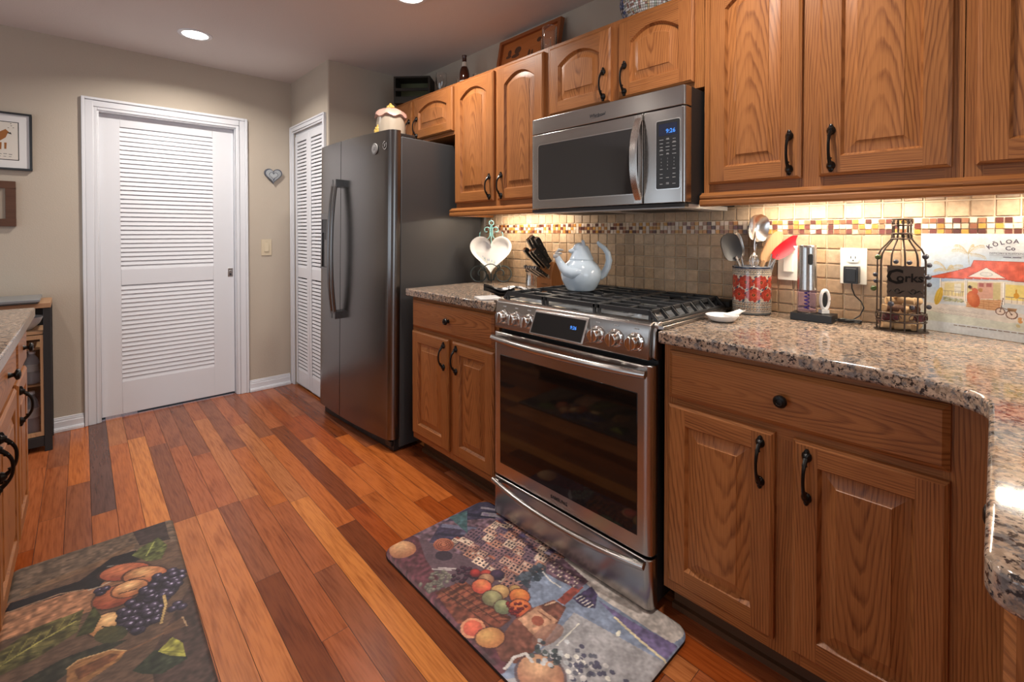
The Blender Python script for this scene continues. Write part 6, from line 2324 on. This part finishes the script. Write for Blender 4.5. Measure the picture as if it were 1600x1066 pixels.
# ------------------------------------------------------------------ painted glass board leaning by the tiles
fo = ((0.9435, -0.0135, 0.914), (0.974, -0.226, 0), (0.226, 0.974, 0))
bdt = thing('glass_board', 'frosted glass cutting board painted with a red-roofed house', 'cutting board', fo[0])
a = Art(0.0, 0.40, 0.0, 0.30, 0.0011, (208, 212, 212), 12)
k = np.exp(-((a.X - 0.03) / 0.10) ** 2 - ((a.Y - 0.16) / 0.05) ** 2)
a.put(k, (158, 186, 220), 0.8)
k = np.exp(-((a.X - 0.14) / 0.10) ** 2 - ((a.Y - 0.215) / 0.03) ** 2)
a.put(k, (176, 200, 226), 0.55)
a.poly([(0.004, 0.072), (0.4, 0.058), (0.4, 0.028), (0.12, 0.030), (0.004, 0.030)], (206, 208, 186), 0.7, 0.05)
a.poly([(0.0, 0.085), (0.18, 0.085), (0.30, 0.070), (0.2, 0.05), (0.0, 0.06)], (222, 212, 200), 0.8, 0.06)
for k in range(16):
    x0 = 0.02 + 0.014 * (k % 8) + 0.01 * (k // 8)
    z0 = 0.072 - 0.010 * (k // 8)
    a.line([(x0, z0), (x0 + 0.02, z0 - 0.007), (x0 + 0.034, z0 - 0.003)], 0.0009, (172, 160, 152), 0.7)


def palm(cx, cz, tip, h, sc):
    a.line([(cx, cz), (cx + 0.003, cz - h)], 0.0018, (172, 156, 130), 0.7)
    for (dx, dz) in tip:
        p0, p1, p2 = (cx, cz), (cx + dx * 0.5 * sc, cz + (dz * 0.75 + 0.012) * sc), (cx + dx * sc, cz + dz * sc)
        q = [tuple((1 - t) ** 2 * p0[i] + 2 * t * (1 - t) * p1[i] + t * t * p2[i] for i in range(2)) for t in [j / 12 for j in range(13)]]
        a.line(q, 0.0014, (176, 160, 122), 0.9)
        for j in range(2, 13):
            a.line([q[j], (q[j][0] + 0.002 * sc, q[j][1] - 0.008 * sc)], 0.0011, (190, 172, 134), 0.85)
            a.line([q[j], (q[j][0] - 0.003 * sc, q[j][1] - 0.007 * sc)], 0.0010, (196, 182, 146), 0.8)


palm(0.0637, 0.1871, ((-0.030, 0.026), (-0.030, 0.000), (0.014, 0.016), (0.036, 0.018), (0.038, 0.004)), 0.02, 1.0)
palm(0.1116, 0.240, ((-0.036, 0.012), (-0.030, 0.026), (0.034, 0.026), (0.038, -0.008), (0.012, 0.028)), 0.03, 1.0)
CRM = (232, 222, 204)
a.poly([(0.0505, 0.1527), (0.106, 0.1612), (0.1886, 0.1653), (0.34, 0.164), (0.34, 0.100), (0.1846, 0.105), (0.1849, 0.0807), (0.1119, 0.0836), (0.1015, 0.1027), (0.0536, 0.1108)], CRM)
a.poly([(0.060, 0.1501), (0.1035, 0.1542), (0.1039, 0.1133), (0.0564, 0.1116)], (228, 214, 160))
a.poly([(0.082, 0.150), (0.097, 0.151), (0.097, 0.122), (0.082, 0.121)], (238, 234, 218))
for z in (0.130, 0.140):
    a.line([(0.082, z), (0.097, z)], 0.0009, (176, 166, 150))
a.line([(0.0895, 0.121), (0.0895, 0.151)], 0.0009, (176, 166, 150))
a.poly([(0.112, 0.157), (0.1337, 0.158), (0.1342, 0.108), (0.112, 0.106)], (220, 206, 150))
a.poly([(0.1337, 0.157), (0.1664, 0.160), (0.1669, 0.1142), (0.1342, 0.1101)], (214, 166, 146))
a.poly([(0.1365, 0.156), (0.147, 0.157), (0.147, 0.146), (0.1365, 0.145)], (176, 104, 96))
a.poly([(0.152, 0.157), (0.163, 0.158), (0.163, 0.147), (0.152, 0.146)], (176, 104, 96))
a.poly([(0.1669, 0.160), (0.182, 0.161), (0.182, 0.113), (0.1669, 0.112)], (206, 190, 140))
a.poly([(0.192, 0.158), (0.34, 0.158), (0.34, 0.115), (0.192, 0.115)], (234, 214, 132))
a.poly([(0.1117, 0.104), (0.1845, 0.1131), (0.1802, 0.080), (0.1093, 0.0833)], (214, 166, 122))
for j in range(5):
    z = 0.086 + 0.0052 * j
    a.line([(0.110, z), (0.183, z - 0.002 + 0.0016 * j)], 0.0009, (168, 110, 76), 0.9)
for j in range(7):
    a.line([(0.116 + 0.0105 * j, 0.083), (0.116 + 0.0105 * j, 0.106)], 0.0007, (180, 124, 90), 0.7)
for j in range(12):
    a.line([(0.058 + 0.0038 * j, 0.112), (0.058 + 0.0038 * j, 0.126)], 0.0008, (150, 132, 120), 0.8)
    a.line([(0.193 + 0.011 * j, 0.106), (0.193 + 0.011 * j, 0.122)], 0.0008, (150, 132, 120), 0.8)
a.line([(0.056, 0.126), (0.104, 0.127)], 0.0012, (150, 132, 120))
a.line([(0.192, 0.1225), (0.34, 0.1225)], 0.0012, (150, 132, 120))
for x in (0.049, 0.106, 0.1095, 0.188, 0.2325):
    a.line([(x, 0.100), (x, 0.162)], 0.0026, (246, 242, 234))
    a.line([(x + 0.0018, 0.100), (x + 0.0018, 0.162)], 0.0007, (150, 138, 128))
a.poly([(0.018, 0.1645), (0.085, 0.188), (0.1183, 0.2028), (0.1244, 0.2217), (0.330, 0.2224), (0.345, 0.1673), (0.2091, 0.1688), (0.190, 0.1722), (0.10, 0.1668)], (222, 106, 82), 1, 0.12)
a.line([(0.018, 0.1645), (0.085, 0.188), (0.1183, 0.2028), (0.1244, 0.2217), (0.330, 0.2224)], 0.0014, (150, 62, 54))
a.line([(0.018, 0.1640), (0.10, 0.1655), (0.19, 0.1712), (0.2091, 0.1680), (0.345, 0.1665)], 0.0020, (164, 74, 62))
for j in range(26):
    a.line([(0.130 + 0.0078 * j, 0.221), (0.122 + 0.0086 * j, 0.176)], 0.0006, (206, 88, 68), 0.6)
a.poly([(0.1115, 0.1725), (0.1516, 0.2025), (0.1925, 0.1740)], (240, 232, 222))
a.line([(0.1115, 0.1725), (0.1516, 0.2025), (0.1925, 0.1740)], 0.0014, (150, 62, 54))
a.ell(0.1516, 0.183, 0.014, 0.0065, 0, (206, 204, 196))
a.ell(0.1516, 0.183, 0.0115, 0.0045, 0, (232, 228, 220))
a.ell(0.0455, 0.108, 0.0088, 0.028, -0.22, (226, 196, 92), (206, 170, 70))
a.line([(0.0395, 0.084), (0.0515, 0.132)], 0.0010, (186, 150, 60))
a.ell(0.125, 0.108, 0.014, 0.024, 0.2, (218, 132, 88), (196, 104, 68))
a.ell(0.128, 0.132, 0.007, 0.009, 0.2, (212, 112, 78))
a.ell(0.1185, 0.141, 0.0045, 0.0050, 0, (176, 122, 92))
a.ell(0.1165, 0.143, 0.0040, 0.0045, 0, (70, 52, 48))
a.ell(0.140, 0.136, 0.005, 0.006, 0, (190, 140, 90))
for (x, z, r_) in ((0.182, 0.080, 0.0105), (0.205, 0.074, 0.0125)):
    a.ell(x, z, r_, r_, 0, (120, 90, 78))
    a.ell(x, z, r_ * 0.78, r_ * 0.78, 0, (222, 206, 190))
    a.ell(x, z, 0.002, 0.002, 0, (120, 90, 78))
a.line([(0.182, 0.080), (0.186, 0.108), (0.1875, 0.118)], 0.0020, (120, 96, 84))
a.line([(0.184, 0.092), (0.198, 0.086), (0.205, 0.074)], 0.0020, (120, 96, 84))
a.poly([(0.196, 0.092), (0.216, 0.092), (0.213, 0.083), (0.198, 0.083)], (170, 132, 98), 1, 0.3)
a.ell(0.2135, 0.128, 0.0055, 0.008, 0, (216, 158, 60))
a.line([(0.2135, 0.134), (0.2135, 0.144)], 0.003, (216, 158, 60))
for i in range(50):
    a.ell(rs_.uniform(0.058, 0.104), 0.100 + rs_.uniform(-0.006, 0.006), 0.003, 0.002, 0.5, rs_.choice([(176, 178, 138), (150, 150, 118), (196, 190, 156)]), None, 0.8)
    a.ell(rs_.uniform(0.216, 0.34), 0.050 + rs_.uniform(-0.012, 0.02), 0.004, 0.004, 0.5, rs_.choice([(206, 170, 106), (190, 176, 130), (214, 150, 92)]), None, 0.8)
a.grain(0.02, 0.03)
a.grain(0.004, 0.03)


def bpt(x, y):
    p = B(fo).T((x, -0.0044 + 0.012 * y, y + 0.0015))
    return tuple(p[i] - fo[0][i] for i in range(3))


def bback(x, y):
    p = B(fo).T((x, -0.0006 + 0.012 * y, y + 0.0015))
    return tuple(p[i] - fo[0][i] for i in range(3))


a.sheet('painted_panel', bpt, ['printed_glass', 'white_ceramic'], bdt, bback)
b = B(fo)
tx = lambda u, z: (u, -0.0048 + 0.012 * z, z + 0.0015)


def arched(b, s, cx, cz, rad, size, span):
    n = len(s)
    for i, ch_ in enumerate(s):
        if ch_ == ' ':
            continue
        ang = span * (0.5 - i / (n - 1))
        px_, pz_ = cx - rad * math.sin(ang), cz + rad * math.cos(ang)
        text_into(b, ch_, size, lambda u, v, d: tx(px_ + u * math.cos(ang) - v * math.sin(ang), pz_ + u * math.sin(ang) + v * math.cos(ang)), bold=True)


arched(b, 'K\u014cLOA RUM', 0.2115, 0.182, 0.0915, 0.0165, R(68))
text_into(b, 'Co', 0.0165, lambda u, v, d: tx(0.200 + u, 0.2535 + v), bold=True)
text_into(b, 'DISTILLERY & PLANTATION', 0.0062, lambda u, v, d: tx(0.1575 + u, 0.2415 + v), align='LEFT')
for z in (0.2396, 0.2478):
    b.box(0.157, 0.262, -0.0048 + 0.012 * z, -0.0046 + 0.012 * z, z, z + 0.0005)
b.box(0.186, 0.202, -0.0048 + 0.012 * 0.234, -0.0046 + 0.012 * 0.234, 0.2345, 0.2365)
b.box(0.205, 0.222, -0.0048 + 0.012 * 0.234, -0.0046 + 0.012 * 0.234, 0.2345, 0.2365)
simple('ink_purple', (0.085, 0.065, 0.10), 0.5)
obj('title_lettering', b, 'ink_purple', bdt, smooth=None)
b = B(fo)
rl = random.Random(8)
x = 0.082
while x < 0.33:
    w = rl.uniform(0.006, 0.016)
    z = 0.0255 - 0.0 * x
    b.box(x, x + w, -0.0048 + 0.012 * z, -0.0046 + 0.012 * z, z, z + 0.0022)
    x += w + 0.003
simple('ink_brown', (0.22, 0.15, 0.10), 0.5)
obj('footer_lettering', b, 'ink_brown', bdt, smooth=None)

# ================================================================== on top of the refrigerator and the wall cabinets
fo = FCam((-1.490, -0.530, 1.7545))
cj = thing('cookie_jar', 'thatched cottage cookie jar with pink roof on the refrigerator', 'jar', fo[0])
b = B(fo)
nn = 48
prof = [(0.076, 0.0), (0.084, 0.006), (0.089, 0.06), (0.087, 0.130), (0.080, 0.172)]
vs = []
for (rad, z) in prof:
    for k in range(nn):
        q = rad * (1 - (0.022 if k % 6 == 0 else 0))
        vs.append((q * math.cos(2 * PI * k / nn), q * math.sin(2 * PI * k / nn), z))
b.mesh(vs, [(i * nn + k, i * nn + (k + 1) % nn, (i + 1) * nn + (k + 1) % nn, (i + 1) * nn + k) for i in range(4) for k in range(nn)] + [tuple(range(nn))[::-1], tuple(range(4 * nn, 5 * nn))])
obj('jar_body', b, 'cream_ceramic', cj, smooth=35)
b = B(fo)
vs, nl = [], 7
for i, (rad, z) in enumerate([(0.088, 0.164), (0.097, 0.168), (0.093, 0.184), (0.076, 0.204), (0.046, 0.218), (0.018, 0.225)]):
    for k in range(nn):
        t = 2 * PI * k / nn
        dz = 0.008 * math.sin(7 * t) * (1 if i < 3 else 0.3)
        vs.append((rad * math.cos(t), rad * math.sin(t), z + dz))
b.mesh(vs, [(i * nn + k, i * nn + (k + 1) % nn, (i + 1) * nn + (k + 1) % nn, (i + 1) * nn + k) for i in range(5) for k in range(nn)] + [tuple(range(nn))[::-1], tuple(range(5 * nn, 6 * nn))])
ld = obj('lid', b, 'pink_ceramic', cj, smooth=50)
b = B(fo)
for (x, y, z, r_) in ((0, 0, 0.234, 0.017), (-0.014, -0.006, 0.231, 0.011), (0.014, -0.004, 0.232, 0.011), (0.0, -0.004, 0.248, 0.009)):
    b.ball((x, y, z), r_, n=14)
obj('knob', b, 'yellow_ceramic', ld, smooth=60)
b = B(fo)
for (x, z, r_) in ((-0.066, 0.088, 0.016), (-0.058, 0.070, 0.020), (-0.070, 0.058, 0.018), (-0.060, 0.105, 0.010), (-0.074, 0.074, 0.014)):
    b.ball((x, -0.058, z), r_, n=12, sy=0.6)
obj('sunflower', b, 'yellow_ceramic', cj, smooth=60)

fo = FCam((-1.730, -0.215, 2.101), -4)
ct = thing('wooden_crate', 'dark wooden crate on the short cabinet in the ceiling corner', 'crate', fo[0])
b = B(fo)
w, d, h_ = 0.126, 0.070, 0.182
b.box(-w, w, -d, d, 0.0, 0.012, 0, 'x')
b.box(-w, w, -d, d, h_ - 0.012, h_, 0, 'x')
b.box(-w, -w + 0.014, -d, d, 0.012, h_ - 0.012, 0, 'z')
b.box(w - 0.014, w, -d, d, 0.012, h_ - 0.012, 0, 'z')
b.box(-w + 0.014, w - 0.014, -d, -d + 0.010, 0.082, 0.102, 0, 'x')
b.box(-w + 0.014, w - 0.014, -d, -d + 0.010, 0.012, 0.045, 0, 'x')
obj('slats', b, 'crate_wood', ct, bevel=0.001)
b = B(fo)
b.box(-w + 0.014, w - 0.014, d - 0.014, d - 0.004, 0.012, h_ - 0.012)
obj('back_panel', b, 'olive_cloth', ct)


def tumbler(label, x, y, z, r0, r1, h, wall=0.0032, stem=None, cat='glass'):
    b = B()
    if stem:
        b.lathe([(stem, 0), (stem, 0.003), (0.008, 0.007), (0.006, 0.030), (0.012, 0.040), (r1 * 1.10, h * 0.62), (r1, h), (r1 - wall, h), (r1 * 1.10 - wall, h * 0.62), (0.010, 0.046), (1e-7, 0.044)], (x, y, z), 28)
    else:
        b.lathe([(r0, 0), (r0 + 0.001, 0.002), (r1, h), (r1 - wall, h), (r0 - wall, 0.008), (1e-7, 0.008)], (x, y, z), 28)
    tag(obj('drinking_glass', b, 'clear_glass', smooth=50), label, cat)


tumbler('stemmed beer glass beside the dark crate on the short cabinet', -1.470, -0.170, 2.1005, 0.03, 0.034, 0.170, stem=0.032)
tumbler('second clear glass just behind the stemmed beer glass', -1.365, -0.085, 2.1005, 0.028, 0.034, 0.130)
tumbler('small clear glass beside the brown beer bottle', -1.165, -0.110, 2.1005, 0.026, 0.028, 0.100)
tumbler('tall clear tumbler in front of the wooden tray', -0.475, -0.200, 2.1005, 0.036, 0.038, 0.150)
tumbler('smaller clear tumbler in front of the wooden tray', -0.535, -0.160, 2.1005, 0.026, 0.028, 0.120)
fo = ((-1.245, -0.150, 2.1005), (1, 0, 0), (0, 1, 0))
bb = thing('beer_bottle', 'brown glass beer bottle standing on the short cabinet', 'bottle', fo[0])
b = B(fo)
b.lathe([(0.028, 0), (0.031, 0.004), (0.031, 0.115), (0.027, 0.140), (0.016, 0.165), (0.0135, 0.190), (0.0130, 0.222), (0.0145, 0.224), (0.0145, 0.232), (0.010, 0.233)], n=28)
obj('bottle_glass', b, 'brown_glass', bb, smooth=50)
b = B(fo)
b.lathe([(0.0315, 0.022), (0.0315, 0.070)], n=28)
b.lathe([(0.0185, 0.160), (0.0142, 0.190)], n=28)
obj('paper_label', b, 'paper_label', bb, smooth=50)

# wooden tray leaning against the wall
r = thing('wooden_tray', 'reddish wooden tray leaning on the wall above the tall cabinet', 'tray', (-0.77, -0.05, 2.101))


def lean(p):
    return (p[0], -0.078 + p[1] + 0.20 * (p[2] - 2.101), p[2])


for nm, bxs, m in (('tray_rim', [(-1.015, -0.525, 2.101, 2.121, 'x'), (-1.015, -0.525, 2.352, 2.372, 'x'), (-1.015, -0.995, 2.121, 2.352, 'z'), (-0.545, -0.525, 2.121, 2.352, 'z')], 'tray_wood'), ('tray_base', [(-0.995, -0.545, 2.121, 2.352, 'x')], 'tray_wood')):
    b = B()
    for (xa, xb, za, zb, g) in bxs:
        y0, y1 = (-0.030, 0.0) if nm == 'tray_rim' else (-0.010, -0.004)
        c = ((xa + xb) / 2, 0, (za + zb) / 2)
        P = [lean(q) for q in ((xa, y0, za), (xb, y0, za), (xb, y1, za), (xa, y1, za), (xa, y0, zb), (xb, y0, zb), (xb, y1, zb), (xa, y1, zb))]
        off, col = straight(), ((1.0, 1.0, 1.0) if nm == 'tray_rim' else (1.6, 1.7, 1.5))
        for f in [(0, 3, 2, 1), (4, 5, 6, 7), (0, 1, 5, 4), (1, 2, 6, 5), (2, 3, 7, 6), (3, 0, 4, 7)]:
            b.wpoly([P[i] for i in f], g, c, off, 0, col)
    if nm == 'tray_base':
        for (cx_, cz_, aa, bb_) in ((-0.93, 2.285, 0.016, 0.020), (-0.935, 2.262, 0.024, 0.010), (-0.86, 2.285, 0.028, 0.022), (-0.875, 2.255, 0.034, 0.012), (-0.76, 2.24, 0.010, 0.022), (-0.735, 2.235, 0.008, 0.020), (-0.69, 2.30, 0.018, 0.014)):
            b.poly([lean((cx_ + aa * math.cos(2 * PI * k / 14), -0.0112, cz_ + bb_ * math.sin(2 * PI * k / 14))) for k in range(14)], 1)
    obj(nm, b, [m, 'frame_wood'], r)

# mosaic glass vase
b = B()
prof = [(0.060, 0.0), (0.085, 0.010), (0.112, 0.045), (0.126, 0.090), (0.122, 0.140), (0.100, 0.185), (0.070, 0.215), (0.055, 0.240), (0.060, 0.262)]
# resample the outline so that the pieces stay square
pp = [prof[0]]
for (p, q) in zip(prof[:-1], prof[1:]):
    m_ = max(1, int(math.hypot(q[0] - p[0], q[1] - p[1]) / 0.009))
    pp += [(p[0] + (q[0] - p[0]) * j / m_, p[1] + (q[1] - p[1]) * j / m_) for j in range(1, m_ + 1)]
nm_ = 78
rv = random.Random(5)
pale = [(0.80, 0.80, 0.78), (0.85, 0.84, 0.82), (0.66, 0.56, 0.36), (0.74, 0.72, 0.66), (0.52, 0.60, 0.52), (0.36, 0.20, 0.16)]
blue = [(0.05, 0.08, 0.26), (0.10, 0.16, 0.36), (0.03, 0.04, 0.12), (0.35, 0.42, 0.52), (0.55, 0.56, 0.60)]
cx_, cy_, cz_ = 0.068, -0.160, 2.101
b.lathe([(r_ - 0.0012, z) for r_, z in pp], (cx_, cy_, cz_), 64, 1)
for i in range(len(pp) - 1):
    for k in range(nm_):
        t0, t1 = 2 * PI * (k + 0.07) / nm_, 2 * PI * (k + 0.93) / nm_
        (r0, z0), (r1, z1) = pp[i], pp[i + 1]
        e = 0.08
        ra, rb, za, zb = r0 + (r1 - r0) * e, r1 - (r1 - r0) * e, z0 + (z1 - z0) * e, z1 - (z1 - z0) * e
        ang = (math.degrees((t0 + t1) / 2) + 360) % 360
        c = rv.choice(blue if 176 < ang < 238 or 20 < ang < 60 else pale)
        j = rv.uniform(-0.0012, 0.0012)
        b.poly([(cx_ + (ra + j) * math.cos(t0), cy_ + (ra + j) * math.sin(t0), cz_ + za), (cx_ + (ra - j) * math.cos(t1), cy_ + (ra - j) * math.sin(t1), cz_ + za),
                (cx_ + (rb - j) * math.cos(t1), cy_ + (rb - j) * math.sin(t1), cz_ + zb), (cx_ + (rb + j) * math.cos(t0), cy_ + (rb + j) * math.sin(t0), cz_ + zb)], 0, c)
tag(obj('mosaic_vase', b, ['iridescent_mosaic', 'slot_dark'], smooth=None, merge=False), 'round mosaic vase on the cabinet above the microwave', 'vase')
